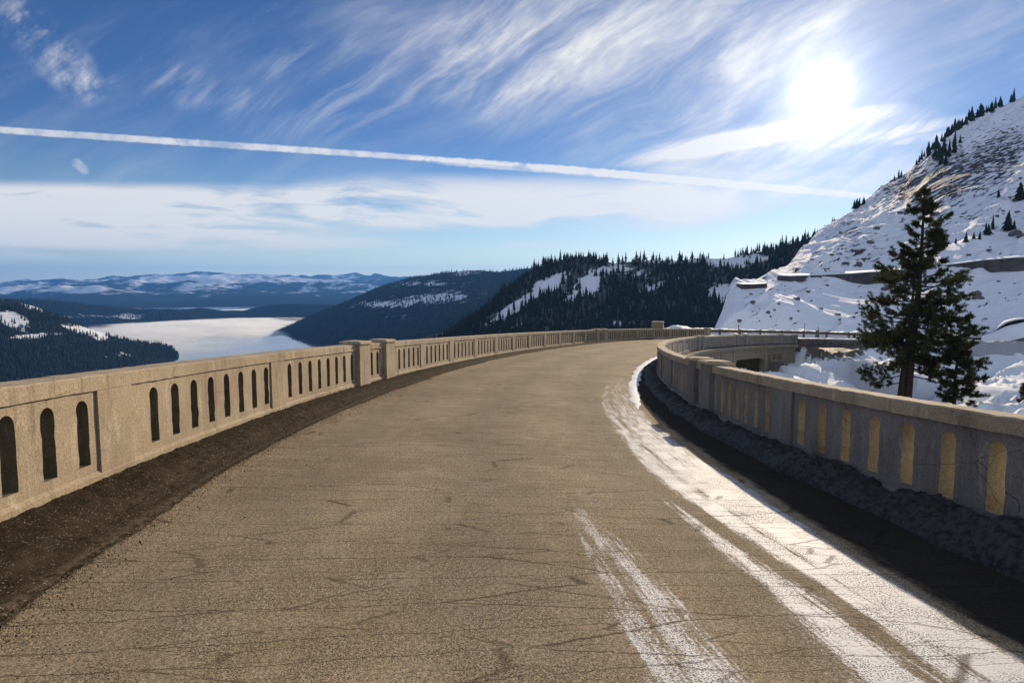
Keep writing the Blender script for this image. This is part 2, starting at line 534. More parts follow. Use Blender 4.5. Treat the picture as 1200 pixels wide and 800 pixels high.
def panel(mb, s0, s1, v0, v1, t0, t1, side, slots, w, sv0, sv1, ds_seed):
    """wall panel with round-headed slots right through it; slots: centres along s"""
    NA = 8; RV = []
    fpts = {}
    V = []; Q = []; T3 = []
    rs = np.random.default_rng(ds_seed)
    def vert(s, v, t, j=.0):
        key = (round(s, 5), round(v, 5), t)
        if key in fpts: return fpts[key]
        fpts[key] = len(V)
        V.append((s, v, t)); return fpts[key]
    bounds = [s0] + [(a + b) / 2 for a, b in zip(slots[:-1], slots[1:])] + [s1] if len(slots) else [s0, s1]
    def face(pts, t, flip):
        # pts (s,v) anticlockwise seen with s to the right
        idx = [vert(s, v, t) for s, v in pts]
        if flip: idx = idx[::-1]
        (Q if len(idx) == 4 else T3).append(idx)
    def quad2(p):
        face(p, t0, side > 0); face(p, t1, side < 0)
    def reveal(a, b):
        i = [vert(*a, t0), vert(*b, t0), vert(*b, t1), vert(*a, t1)]
        RV.append(len(Q)); Q.append(i if side < 0 else i[::-1])
    for c, b0, b1 in zip(slots, bounds[:-1], bounds[1:]):
        r = w / 2
        # ragged sides
        nv = 7
        vs = np.linspace(sv0, sv1 - r, nv)
        jl = np.concatenate([[0], rs.normal(0, .0045, nv - 2), [0]]); jr = np.concatenate([[0], rs.normal(0, .0045, nv - 2), [0]])
        L = [(c - r + jl[i], vs[i]) for i in range(nv)]; Rr = [(c + r + jr[i], vs[i]) for i in range(nv)]
        for i in range(nv - 1):
            quad2([(b0, vs[i]), L[i], L[i + 1], (b0, vs[i + 1])])
            quad2([Rr[i], (b1, vs[i]), (b1, vs[i + 1]), Rr[i + 1]])
            reveal(L[i + 1], L[i]); reveal(Rr[i], Rr[i + 1])
        quad2([(b0, v0), (b1, v0), (b1, sv0), (c + r, sv0)][:3] + [(b1, sv0)]) if False else None
        face([(b0, v0), (c - r, v0), L[0], (b0, sv0)], t0, side > 0); face([(b0, v0), (c - r, v0), L[0], (b0, sv0)], t1, side < 0)
        quad2([(c - r, v0), (c + r, v0), Rr[0], L[0]])
        quad2([(c + r, v0), (b1, v0), (b1, sv0), Rr[0]])
        reveal(L[0], Rr[0])
        ang = np.linspace(math.pi, 0, NA + 1)
        arc = [(c + r * math.cos(a), sv1 - r + r * math.sin(a)) for a in ang]
        arc[0] = L[-1]; arc[-1] = Rr[-1]
        sp = sv1 - r
        quad2([(b0, sp), L[-1], (c - r, v1), (b0, v1)])
        quad2([Rr[-1], (b1, sp), (b1, v1), (c + r, v1)])
        for i in range(NA):
            a, b = arc[i], arc[i + 1]
            ua = c - r + 2 * r * i / NA; ub = c - r + 2 * r * (i + 1) / NA
            quad2([a, b, (ub, v1), (ua, v1)])
            reveal(b, a)
    if not len(slots):
        quad2([(s0, v0), (s1, v0), (s1, v1), (s0, v1)])
    V = np.array(V)
    P = W(V[:, 0], (V[:, 2] + rough(V[:, 0], V[:, 1], 5, .003)) * side, V[:, 1])
    mb.add(P, Q, T3)
    mb.rev = RV


T_IN, T_OUT = HW, HW + .27       # faces of the pilasters and rail
P_IN, P_OUT = HW + .02, HW + .245  # recessed panels
RAILB, RAILT = .825, .9526


def build_parapet(side, elems, root, mat):
    """elems: (kind, s0, s1, slot centres, slot width)"""
    for e in elems:
        kind, s0, s1 = e[:3]
        mb = MB()
        if kind == 'panel':
            sl, w = e[3], e[4]
            panel(mb, s0, s1, -.25, RAILB + .01, P_IN + (.018 if side > 0 else .004), P_OUT, side, sl, w, .2, .755, int(abs(s0) * 31) + 3 * side + 9)
            po = mb.build('balustrade_panel', mat, root)
            if mb.rev:      # bounced sunlight painted tan inside the right slots, shade painted dark inside the left
                po.data.materials.append(M_CONC_BOUNCE if side > 0 else M_CONC_SHADE)
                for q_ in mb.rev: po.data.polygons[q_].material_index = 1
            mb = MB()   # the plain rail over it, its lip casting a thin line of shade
            extrude(mb, [(T_IN, RAILB), (T_IN, RAILT - .012), (T_IN + .014, RAILT), (T_OUT - .014, RAILT), (T_OUT, RAILT - .012), (T_OUT, RAILB)],
                    s0 + .0, s1 - .0, side, .06, .006, 77)
            mb.build('rail', M_CONC, root)  # on the right this paler concrete paints in the sunlit rail top
        elif kind == 'pilaster':
            extrude(mb, rect_prof(T_IN + .004, T_OUT - .004, -.25, RAILB - .002, .004), s0 + .012, s1, side, .12, .004, int(s0 * 5))
            mb.build('pilaster', mat, root)
            mb = MB()
            extrude(mb, [(T_IN, RAILB - .0), (T_IN, RAILT - .012), (T_IN + .014, RAILT), (T_OUT - .014, RAILT), (T_OUT, RAILT - .012), (T_OUT, RAILB)],
                    s0, s1, side, .06, .006, 77)
            mb.build('rail', M_CONC, root)
        elif kind == 'post':
            extrude(mb, rect_prof(T_IN - (.075 if side < 0 else .045), T_OUT + .075, -.25, .965, .004), s0, s1, side, .12, .003, int(s0 * 5))
            p = mb.build('post', mat, root)
            mb = MB()
            extrude(mb, [(T_IN - .105, .965), (T_IN - .105, 1.0), (T_IN - .06, 1.03), (T_OUT + .06, 1.03), (T_OUT + .105, 1.0), (T_OUT + .105, .965)],
                    s0 - .03, s1 + .03, side, .1, .003, int(s0 * 5))
            mb.build('post_cap', M_CONC, p)
        elif kind == 'plinth':
            extrude(mb, [(T_IN - .004, -.3), (T_IN - .004, .095), (T_IN + .02, .125), (T_OUT - .02, .125), (T_OUT + .004, .095), (T_OUT + .004, -.3)],
                    s0, s1, side, .15, .006, 3)
            mb.build('plinth', mat, root)


def even(s0, s1, n, m=None):
    p = (s1 - s0) / n
    return [s0 + p * (i + .5) for i in range(n)]


left = []
# approach panels near the camera
cur = 9.7
left += [('pilaster', 5.75, 6.27), ('panel', 6.27, 9.70, [6.68 + .412 * i for i in range(8)], .152),
         ('pilaster', 9.70, 10.2), ('panel', 10.2, 13.75, [10.45 + .445 * i for i in range(8)], .152)]
for j in range(4):
    a = 1.83 - 3.95 * j
    left += [('panel', a + .5, a + 3.92, [a + .86 + .412 * i for i in range(8)], .152), ('pilaster', a, a + .5)]
left += [('post', 13.8, 14.5), ('panel', 14.5, 15.62, [14.85, 15.27], .16), ('post', 15.65, 16.32)]
pp = [16.32, 19.05, 22.1, 25.25, 28.3, 31.2, 34.1, 37.15, 40.3, 43.4, 46.15, 48.5]
for a, b in zip(pp[:-1], pp[1:]):
    a2 = a if a == 16.32 else a + .22
    b2 = b if b == 48.5 else b - .22
    left.append(('panel', a2, b2, even(a2, b2, 6), .15))
    if b != 48.5: left.append(('pilaster', b - .22, b + .22))
left += [('post', 48.5, 49.2), ('panel', 49.2, 50.3, [49.55, 49.95], .16), ('post', 50.3, 51.0)]
a = 51.0
while a < 72:
    left += [('panel', a, a + 3.4, even(a, a + 3.4, 8), .16), ('pilaster', a + 3.4, a + 3.85)]
    a += 3.85
left += [('post', a, a + .8)]
LEND = a + .8
left += [('plinth', -10.0, LEND - .8)]

right = []
for j in range(4):
    a = 7.85 - 4.27 * j
    right += [('pilaster', a, a + .62), ('panel', a - 3.65, a, [a - 3.37 + .525 * i for i in range(7)], .172)]
right += [('panel', 8.47, 11.45, [8.72 + .43 * i for i in range(7)], .15), ('post', 11.45, 12.1), ('panel', 12.1, 12.75, [12.28, 12.57], .13), ('post', 12.75, 13.35)]
n = 11
ln = (49.1 - 13.35) / n
for i in range(n):
    a = 13.35 + ln * i; b = a + ln
    a2 = a if i == 0 else a + .22
    b2 = b if i == n - 1 else b - .22
    right.append(('panel', a2, b2, even(a2, b2, 6), .15))
    if i < n - 1: right.append(('pilaster', b - .22, b + .22))
right += [('post', 49.1, 49.8), ('panel', 49.8, 50.9, [50.15, 50.55], .15), ('post', 50.9, 51.6)]
a = 51.6
for i in range(3):
    right += [('panel', a, a + 3.6, even(a, a + 3.6, 8), .16)]
    if i < 2: right += [('pilaster', a + 3.6, a + 4.1)]
    a += 4.1
right += [('post', 63.4, 64.1), ('panel', 64.1, 66.1, even(64.1, 66.1, 4), .15), ('post', 66.1, 66.8),
          ('panel', 66.8, 71.2, even(66.8, 71.2, 10), .16), ('pilaster', 71.2, 71.7), ('panel', 71.7, 75.8, even(71.7, 75.8, 9), .16),
          ('post', 75.8, 76.6), ('panel', 76.6, 79.4, [], .1), ('post', 79.4, 80.1), ('plinth', -13, 79.4)]
# mend the gap between the third bay end and its post
right = [('panel', 59.8, 63.4, e[3], e[4]) if (e[0] == 'panel' and abs(e[1] - 59.8) < .01) else e for e in right]

lp = empty('bridge_parapet', tuple(W(0., -HW, 0.)), 'long sunlit tan concrete parapet with arched slots along the lake side of the road', 'parapet', 'concrete parapets of the bridge')
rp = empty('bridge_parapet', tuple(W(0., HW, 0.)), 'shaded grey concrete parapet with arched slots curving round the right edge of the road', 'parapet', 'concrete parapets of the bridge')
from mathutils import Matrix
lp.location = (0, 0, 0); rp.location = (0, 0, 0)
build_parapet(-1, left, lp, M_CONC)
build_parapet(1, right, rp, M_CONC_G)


# ------------------------------------------------------------------ the bridge below
def build_bridge():
    br = empty('concrete_bridge', (0, 0, 0), 'old curved concrete arch bridge carrying the road over the snowy gully', 'bridge')
    mb = MB()
    extrude(mb, [(-3.78, -.5), (-3.78, -.06), (3.78, -.06), (3.78, -.5)], 14.0, 79.8, 1, .5, 0)
    mb.build('deck_slab', M_CONC_D, br)
    for sd in (-1, 1):
        mb = MB()
        extrude(mb, [(3.79, -.42), (3.79, -.035), (4.05, -.035), (4.08, -.1), (4.08, -.24), (3.95, -.42)], 14.0, 79.8, sd, .5, .006)
        mb.build('cornice', M_CONC_D, br)
    cols = [14.6, 19.2, 23.8, 28.4, 33.0, 37.6, 42.2, 46.8, 51.0, 55.2, 58.9, 63.0, 72.3, 77.2]
    for sd in (-1, 1):
        for a, b in zip(cols[:-1], cols[1:]):
            # spandrel beam with haunched ends
            L = b - a - .8
            n = 17
            s = np.linspace(a + .4, b - .4, n)
            dpt = -1.32 - .45 * np.clip(1 - np.minimum(s - s[0], s[-1] - s) / .8, 0, 1) ** 1.5
            V = []
            for si, di in zip(s, dpt):
                for t, v in ((3.45, -.4), (3.75, -.4), (3.75, di), (3.45, di)):
                    V.append(W(si, t * sd, v))
            Q = [[i * 4 + j, i * 4 + (j + 1) % 4, i * 4 + 4 + (j + 1) % 4, i * 4 + 4 + j] for i in range(n - 1) for j in range(4)]
            Q += [[0, 1, 2, 3], [(n - 1) * 4 + 3, (n - 1) * 4 + 2, (n - 1) * 4 + 1, (n - 1) * 4]]
            m2 = MB(); m2.add(V, Q); m2.build('spandrel_beam', M_CONC_D, br)
        for c in cols:
            if c < 52:
                vb = -(1.6 + 13.0 * abs((c - 32.8) / 18.2) ** 2)
            else: vb = -9
            m2 = MB()
            extrude(m2, [(3.3, vb), (3.3, -.4), (3.83, -.4), (3.83, vb)], c - .42, c + .42, sd, .3, .005)
            m2.build('column', M_CONC_D, br)
        # arch rib
        s = np.linspace(12.5, 53, 50)
        v = -(1.5 + 13.0 * np.abs((s - 32.8) / 18.2) ** 2)
        V = []
        for si, vi in zip(s, v):
            for t, dv in ((2.6, 0), (3.8, 0), (3.8, -1.2), (2.6, -1.2)):
                V.append(W(si, t * sd, vi + dv))
        Q = [[i * 4 + j, i * 4 + (j + 1) % 4, i * 4 + 4 + (j + 1) % 4, i * 4 + 4 + j] for i in range(len(s) - 1) for j in range(4)]
        Q += [[0, 1, 2, 3], [len(V) - 1, len(V) - 2, len(V) - 3, len(V) - 4]]
        m2 = MB(); m2.add(V, Q); m2.build('arch_rib', M_CONC_D, br)
    # little bracket block on the abutment, cross wall behind the openings
    m2 = MB(); extrude(m2, [(3.78, -1.75), (3.78, -1.55), (4.2, -1.55), (4.2, -1.75)], 72.9, 76.4, 1, .5, .01)
    for q in (73.1, 74.5, 75.9):
        extrude(m2, [(3.77, -1.549), (3.77, -1.0), (4.1, -1.0), (4.1, -1.549)], q - .16, q + .16, 1, .2, .005)
    m2.build('bracket', M_CONC_D, br)
    m2 = MB(); extrude(m2, [(-3.6, -8), (-3.6, -.45), (3.7, -.45), (3.7, -8)], 72.8, 80.0, 1, .6, .01)
    m2.build('abutment', M_CONC_D, br)
    m2 = MB(); extrude(m2, [(-3.6, -9), (-3.6, -.45), (3.7, -.45), (3.7, -9)], 9.5, 13.9, 1, .6, .01)
    m2.build('abutment', M_CONC_D, br)
    m2 = MB(); extrude(m2, [(-3.3, -9), (-3.3, -.5), (-2.9, -.5), (-2.9, -9)], 53.4, 72.6, 1, .6, .01)
    m2.build('rear_wall', M_CONC_D, br)


build_bridge()


# ------------------------------------------------------------------ roadside gravel and snow
def mat_gravel():
    m, k, b, o = material('dark_grit')
    uv = k('ShaderNodeUVMap', uv_map='st').outputs[0]
    v = k('ShaderNodeTexVoronoi', {'Vector': uv, 'Scale': 130.}, voronoi_dimensions='2D')
    n = k.noise(uv, 2.2, 4, .6)
    g = k('ShaderNodeSeparateColor', {0: v.outputs['Color']}).outputs[0]
    col = k.mix(k.ss(g, .1, .95), (.014, .009, .0045), (.06, .043, .023))
    col = k.mix(k.ss(g, .965, .99), col, (.33, .3, .25))
    col = k.mix(k.ss(n, .4, .65), col, k.mix(.5, col, (.045, .033, .018)))
    tt = k('ShaderNodeSeparateXYZ', {0: uv}).outputs[1]
    mid = k.m('MULTIPLY', k.ss(k.m('ABSOLUTE', k.m('ADD', tt, 3.02)), .3, .04), k.ss(k.noise(k.vscale(uv, (.6, 2, 1)), 2.6, 5, .65), .36, .6))
    edge = k.m('MULTIPLY', k.ss(tt, -2.86, -2.68), k.ss(k.noise(uv, 14, 4, .7), .35, .6))
    col = k.mix(k.m('MULTIPLY', mid, .5), col, k.mix(.35, col, (.2, .15, .095)))
    col = k.mix(k.m('MULTIPLY', edge, .55), col, (.2, .15, .095))
    k.set(b.inputs['Base Color'], col)
    b.inputs['Roughness'].default_value = .95; b.inputs['Specular IOR Level'].default_value = .04
    bump(k, b, k.m('SUBTRACT', k.noise(uv, 70, 3), v.outputs['Distance']), .5, .006)
    return m


def build_gravel():
    s = np.concatenate([np.arange(-8, 22, .035), np.arange(22, 62, .15)])
    n = 34
    u = np.linspace(0, 1, n)
    S, U = np.meshgrid(s, u, indexing='ij')
    edge = np.interp(S, [-8, 3, 6, 10, 16, 28, 62], [-2.55, -2.62, -2.72, -2.72, -2.7, -2.92, -3.1])
    edge = edge + .035 * fbm(S * 3, 0 * S, 21, 4) + .05 * fbm(S * .6, 0 * S + 4, 22, 2)
    T = -HW + .004 + (edge + HW) * U
    h = .032 * np.sin(np.pi * np.clip(U * .85 + .3, 0, 1)) ** .8 + .012 * fbm(S * 8, T * 8, 23, 3) + .01 * fbm(S * 30, T * 30, 24, 2)
    h = h * (1 - sstep(.75, 1, U)) + .014 * (1 - sstep(.9, 1, U))
    h = np.maximum(h, 0) + .012 * np.cos(T * 1.6) + .005
    P = W(S, T, h).reshape(-1, 3)
    uvs = np.stack([S.ravel(), T.ravel()], 1)
    # loose grains, thinning out over the asphalt
    ng = 26000
    gs = rng.uniform(1.5, 17, ng); off = np.where(rng.uniform(0, 1, ng) < .6, rng.uniform(-.9, .02, ng), rng.exponential(.11, ng) - .04)
    ge = np.interp(gs, [-8, 3, 6, 10, 16, 28], [-2.55, -2.62, -2.72, -2.72, -2.7, -2.92])
    gt = np.maximum(ge + off, -HW + .03)
    rad = rng.uniform(.0014, .0042, ng) * np.where(rng.uniform(0, 1, ng) < .05, 1.8, 1)
    cen = W(gs, gt, .012 * np.cos(gt * 1.6) + .012 + .032 * np.sin(np.pi * np.clip((gt + HW) / (ge + HW) * .85 + .3, 0, 1)) ** .8 * (1 - sstep(.75, 1, (gt + HW) / (ge + HW))))
    oc = np.array([[1, 0, 0], [0, 1, 0], [-1, 0, 0], [0, -1, 0], [0, 0, 1], [0, 0, -1.]])
    of = np.array([[0, 1, 4], [1, 2, 4], [2, 3, 4], [3, 0, 4], [1, 0, 5], [2, 1, 5], [3, 2, 5], [0, 3, 5]])
    gv = oc[None] * rad[:, None, None] * rng.uniform(.6, 1.5, (ng, 6, 1)) + cen[:, None, :]
    gf = (of[None] + 6 * np.arange(ng)[:, None, None]).reshape(-1, 3) + len(P)
    uvs = np.vstack([uvs, np.repeat(rng.uniform(0, 40, (ng, 2)), 6, 0)])
    P = np.vstack([P, gv.reshape(-1, 3)])
    me = mesh_np('gravel_strip', P, [grid_faces(len(s), n)[:, ::-1], gf], mat_gravel(), True, None, uvs)
    tag(link('gravel_strip', me), 'dark brown grit lying along the foot of the sunlit parapet', 'gravel', kind='stuff')


def build_banks():
    # lumpy black snow along the right parapet
    s = np.arange(-8, 40, .035); n = 44
    u = np.linspace(0, 1, n)
    S, U = np.meshgrid(s, u, indexing='ij')
    inner = np.interp(S, [-8, 4, 6, 8, 12, 20, 40], [3.02, 3.02, 3.02, 3.02, 3.0, 3.08, 3.25]) + .09 * fbm(S * .9, 0 * S, 31, 3)
    T = inner + (HW + .01 - inner) * U
    prof = np.sin(np.clip(U * 1.15, 0, 1) * np.pi * .72) ** .75
    hh = np.interp(S, [-8, 3, 6, 9, 14, 20, 40], [.25, .25, .21, .17, .13, .09, .05])
    lump = .75 + .6 * fbm(S * 1.6, T * 1.6, 32, 3) + .45 * ridge(S * 3.5, T * 3, 33, 3)
    h = hh * prof * np.clip(lump, .1, 2.2) + .016 * fbm(S * 11, T * 11, 34, 2) * prof
    h = h - .02 * (1 - sstep(0, .08, U))
    P = W(S, T, h).reshape(-1, 3)
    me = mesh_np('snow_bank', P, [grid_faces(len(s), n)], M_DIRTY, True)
    tag(link('snow_bank', me), 'lumpy blackened snow heaped against the foot of the shaded right parapet', 'snow bank', kind='stuff')
    # clean snow crust on the kerb line further on
    s = np.arange(12.5, 46, .05); n = 16
    u = np.linspace(0, 1, n); S, U = np.meshgrid(s, u, indexing='ij')
    lo = np.interp(S, [12.5, 15, 20, 33, 46], [2.42, 2.44, 2.68, 2.85, 3.1]) + .06 * fbm(S * 1.4, 0 * S, 41, 3)
    hi = np.interp(S, [12.5, 15, 20, 33, 46], [2.46, 2.68, 2.98, 3.15, 3.25]) + .07 * fbm(S * 1.1, 0 * S + 9, 42, 3)
    T = lo + (hi - lo) * U
    h = .03 * sstep(12.3, 16, S) * (1 - sstep(42, 46, S)) * np.sin(np.pi * U) ** .6 * (.8 + .6 * fbm(S * 3, T * 4, 43, 3)) - .008
    P = W(S, T, h).reshape(-1, 3)
    tag(link('snow_strip', mesh_np('snow_strip', P, [grid_faces(len(s), n)], M_SNOWCAP, True)),
        'thin strip of clean white snow curving along the inner kerb of the bend', 'snow', kind='stuff')


build_gravel()
build_banks()

# ------------------------------------------------------------------ sun and sky
sd = ray(965, 104); sd = sd / np.linalg.norm(sd)
SUN_EL = math.asin(sd[2]); SUN_AZ = math.atan2(sd[0], sd[1])

LAKE_Z = CAMH - 250.0


# ------------------------------------------------------------------ near ground
CTRL = []   # (x, y, z)
def cp(px, py, d): CTRL.append(tuple(at(px, py, d)))
cp(1063, 472, 60); cp(1115, 480, 55); cp(1195, 484, 52); cp(1195, 422, 84); cp(1150, 420, 84); cp(1195, 450, 66); cp(1100, 440, 72)
cp(1000, 446, 74); cp(940, 436, 70); cp(900, 446, 64); cp(872, 432, 60); cp(905, 427, 60.5); cp(925, 420, 63.5); cp(945, 403, 68); cp(965, 402, 72); cp(1000, 408, 78); cp(1040, 407, 84)
cp(960, 420, 70); cp(990, 425, 75); cp(1300, 440, 90); cp(1300, 520, 52); cp(1500, 520, 70)
for s in (83, 90, 100, 115, 130, 150, 170):
    for t in (-5, 0, 4.5): CTRL.append(tuple(W(s, t, -.35)))
for s in (-30, -20, -12, -4, 4, 9):
    for t in (-4.2, 0, 4.2): CTRL.append(tuple(W(s, t, -.45)))
for s, v in ((14, -7), (18, -11), (25, -16), (33, -20), (42, -18), (50, -14), (58, -9), (64, -6.0), (70, -4.2), (76, -3.8)):
    for t in (-3.5, 0, 4.2): CTRL.append(tuple(W(s, t, v - (1.0 if t < 0 else 0))))
for s, v in ((5, -4), (14, -9), (25, -17), (35, -18)):
    CTRL.append(tuple(W(s, 11, v))); CTRL.append(tuple(W(s, 24, v * .85 - 2)))
for s in (-30, -20, -12, -4, 4, 9, 14, 25, 33, 42, 50, 58, 64, 70, 76, 83, 90, 100, 115):
    z0 = -6 if s < 10 or s > 66 else -26
    for t, dz in ((-10, -5), (-25, -14), (-55, -36)):
        CTRL.append(tuple(W(s, t, z0 * .7 + dz)))
for x, y, z in ((60, -40, -6), (120, 0, -6), (160, 60, -2), (150, 130, 2), (0, -60, 0), (-60, -60, -30), (30, -30, -5), (100, 130, -6), (40, 130, -22), (0, 160, -70), (70, 160, -10)): CTRL.append((x, y, z))
CTRL = np.array(CTRL)
CT_D = None


def ground_z(X, Y):
    X = np.asarray(X, float); Y = np.asarray(Y, float)
    sh = X.shape; x = X.ravel(); y = Y.ravel()
    z = np.empty_like(x)
    for a in range(0, len(x), 20000):
        dx = x[a:a + 20000, None] - CTRL[:, 0]; dy = y[a:a + 20000, None] - CTRL[:, 1]
        d2 = dx * dx + dy * dy + .6
        w = d2 ** -2.2
        z[a:a + 20000] = (w * CTRL[:, 2]).sum(1) / w.sum(1)
    r = np.hypot(x, y)
    far = np.where(x < .05 * y + 20, np.maximum(-.5 * r, LAKE_Z - 14), -30 - .05 * r)
    far = np.maximum(far, LAKE_Z - 14)
    k = sstep(120, 300, r)
    return (z * (1 - k) + far * k).reshape(sh)


def ground_full(X, Y):
    z = ground_z(X, Y)
    r = np.hypot(X, Y)
    amp = sstep(6, 40, r) * (1 - sstep(250, 900, r)) * sstep(5, 20, X - .2 * Y + 6)
    # wind drifts and slump ridges on the snow
    d = amp * (1.0 * fbm(X * .045, Y * .045, 51, 3) + .35 * fbm(X * .2, Y * .2, 52, 3))
    rot = X * .8 + Y * .6; ro2 = -X * .6 + Y * .8
    rd = ridge(rot * .085, ro2 * .22, 53, 3)
    d += amp * .85 * sstep(.35, .85, rd)
    rd2 = ridge(rot * .3, ro2 * .5, 54, 2)
    d += amp * .3 * sstep(.5, .9, rd2)
    # stay clear of the road bed
    return z + d


def mat_ground():
    m, k, b, o = material('snow_covered_ground')
    P = k('ShaderNodeTexCoord').outputs['Object']
    n = k.noise(P, .35, 6, .6); n2 = k.noise(P, 2.2, 5, .65)
    rk = k.attr('rock')
    mask = k.ss(k.m('ADD', rk, k.m('MULTIPLY', k.m('SUBTRACT', n2, .5), 1.3)), .45, .6)
    col = k.mix(mask, (.8, .82, .85), k.mix(n2, (.06, .05, .04), (.2, .17, .13)))
    k.set(b.inputs['Base Color'], col)
    b.inputs['Roughness'].default_value = .75; b.inputs['Specular IOR Level'].default_value = .2
    bump(k, b, k.m('ADD', n, k.m('MULTIPLY', n2, .25)), .7, .35)
    return m


def dist_road(X, Y):
    sel = SS[::20]; xs = x_[::20]; ys = y_[::20]
    x = X.ravel(); y = Y.ravel(); out = np.empty_like(x); os_ = np.empty_like(x)
    for a in range(0, len(x), 20000):
        d2 = (x[a:a + 20000, None] - xs) ** 2 + (y[a:a + 20000, None] - ys) ** 2
        j = d2.argmin(1); out[a:a + 20000] = np.sqrt(d2[np.arange(len(j)), j]); os_[a:a + 20000] = sel[j]
    return out.reshape(X.shape), os_.reshape(X.shape)


def build_ground():
    az = np.concatenate([np.arange(-180, -42, 3), np.arange(-42, 0, .5), np.arange(0, 46, .11), np.arange(46, 180.1, 3)])
    rr = [2.0]
    while rr[-1] < 26000:
        r = rr[-1]
        rr.append(r * (1.03 if r < 25 else 1.0085 if r < 140 else 1.03 if r < 1000 else 1.12))
    A, RR = np.meshgrid(np.radians(az), np.array(rr), indexing='ij')
    X = RR * np.sin(A); Y = RR * np.cos(A)
    Z = ground_full(X, Y)
    dr, sr = dist_road(X, Y)
    zr = np.interp(sr, SS, z_)
    on = (sr < 10) | (sr > 80)
    kb = 1 - sstep(5.0, 9.5, dr)
    Z = np.where(on, Z * (1 - kb) + (zr - .42) * kb, Z)
    Z = np.where(~on & (dr < 7), np.minimum(Z, zr - 2.2), Z)
    px, py = to_px(np.stack([X, np.maximum(Y, .1), Z], -1))
    rock = .9 * np.exp(-(((px - 985) / 38) ** 2 + ((py - 410) / 14) ** 2)) * (RR > 55) * (RR < 100) + .55 * np.exp(-(((px - 950) / 14) ** 2 + ((py - 412) / 14) ** 2)) * (RR > 50)
    me = mesh_np('ground', np.stack([X, Y, Z], -1).reshape(-1, 3), [grid_faces(len(az), len(rr))], mat_ground(), True, {'rock': rock.ravel()})
    tag(link('ground', me), kind='structure')


build_ground()


# ------------------------------------------------------------------ hills
class Hill:
    """ridge surface in polar coordinates about the viewpoint: crest height, crest distance and foot per direction"""
    def __init__(s, crest, dist, foot, fpow=1.0, back=.6, noise=None):
        s.a = np.array([az_te(*p)[0] for p in crest]); s.te = np.array([az_te(*p)[1] for p in crest])
        o = np.argsort(s.a); s.a = s.a[o]; s.te = s.te[o]
        s.da = np.array([az_te(p[0], 350)[0] for p in dist]); s.dv = np.array([p[1] for p in dist], float)
        s.fa = np.array([az_te(p[0], 350)[0] for p in foot])
        s.fr = np.array([p[1] for p in foot], float); s.fz = np.array([p[2] for p in foot], float)
        s.fpow = fpow; s.back = back; s.noise = noise; s.extra = None
    def z(s, A, Rr):
        te = np.interp(A, s.a, s.te); rc = np.interp(A, s.da, s.dv)
        rb = np.interp(A, s.fa, s.fr); hb = np.interp(A, s.fa, s.fz)
        hc = rc * te + CAMH
        u = (Rr - rb) / (rc - rb)
        f = np.where(u < 0, u, np.where(u < 1, np.abs(u) ** s.fpow, 1 - (np.abs(u) - 1) * s.back - .0))
        # round the crest over
        f = f - .03 * np.exp(-((u - 1) / .06) ** 2)
        z = hb + (hc - hb) * f
        if s.noise is not None:
            z = z + s.noise(Rr * np.sin(A), Rr * np.cos(A), A, Rr, u)
        if s.extra is not None:
            z = z + s.extra(Rr * np.sin(A), Rr * np.cos(A), Rr, u, z)
        return z
    def mesh(s, name, px0, px1, npx, u0, u1, nu, mat, attrs=None, upow=1.0):
        a0 = az_te(px0, 350)[0]; a1 = az_te(px1, 350)[0]
        az = np.linspace(a0, a1, npx)
        u = u0 + (u1 - u0) * np.linspace(0, 1, nu) ** upow
        A, U = np.meshgrid(az, u, indexing='ij')
        rc = np.interp(A, s.da, s.dv); rb = np.interp(A, s.fa, s.fr)
        Rr = rb + (rc - rb) * U
        Z = s.z(A, Rr)
        P = np.stack([Rr * np.sin(A), Rr * np.cos(A), Z], -1)
        at_ = {}
        if attrs:
            px, py = to_px(P)
            at_ = {k: f(px, py, P, U).ravel() for k, f in attrs.items()}
        me = mesh_np(name, P.reshape(-1, 3), [grid_faces(npx, nu)], mat, True, at_)
        return tag(link(name, me), kind='structure')
    def hit(s, px, py, n=600):
        """where the sight line through a picture point meets the surface"""
        a, te = az_te(px, py)
        rb = np.interp(a, s.fa, s.fr); rc = np.interp(a, s.da, s.dv)
        r = np.linspace(rb * .9, rc * 1.02, n)
        d = s.z(np.full(n, a), r) - (CAMH + te * r)
        i = np.where(d > 0)[0]
        if not len(i): return None
        r = r[i[0]]
        return np.array([r * math.sin(a), r * math.cos(a), float(s.z(np.array([a]), np.array([r]))[0])])


_er = np.array([math.cos(R(33)), -math.sin(R(33)), 0.])
STR_L = _er * math.cos(R(37)) + np.array([0, 0, math.sin(R(37))])   # strata of the slope dip to the left
STR_P = -_er * math.sin(R(37)) + np.array([0, 0, math.cos(R(37))])


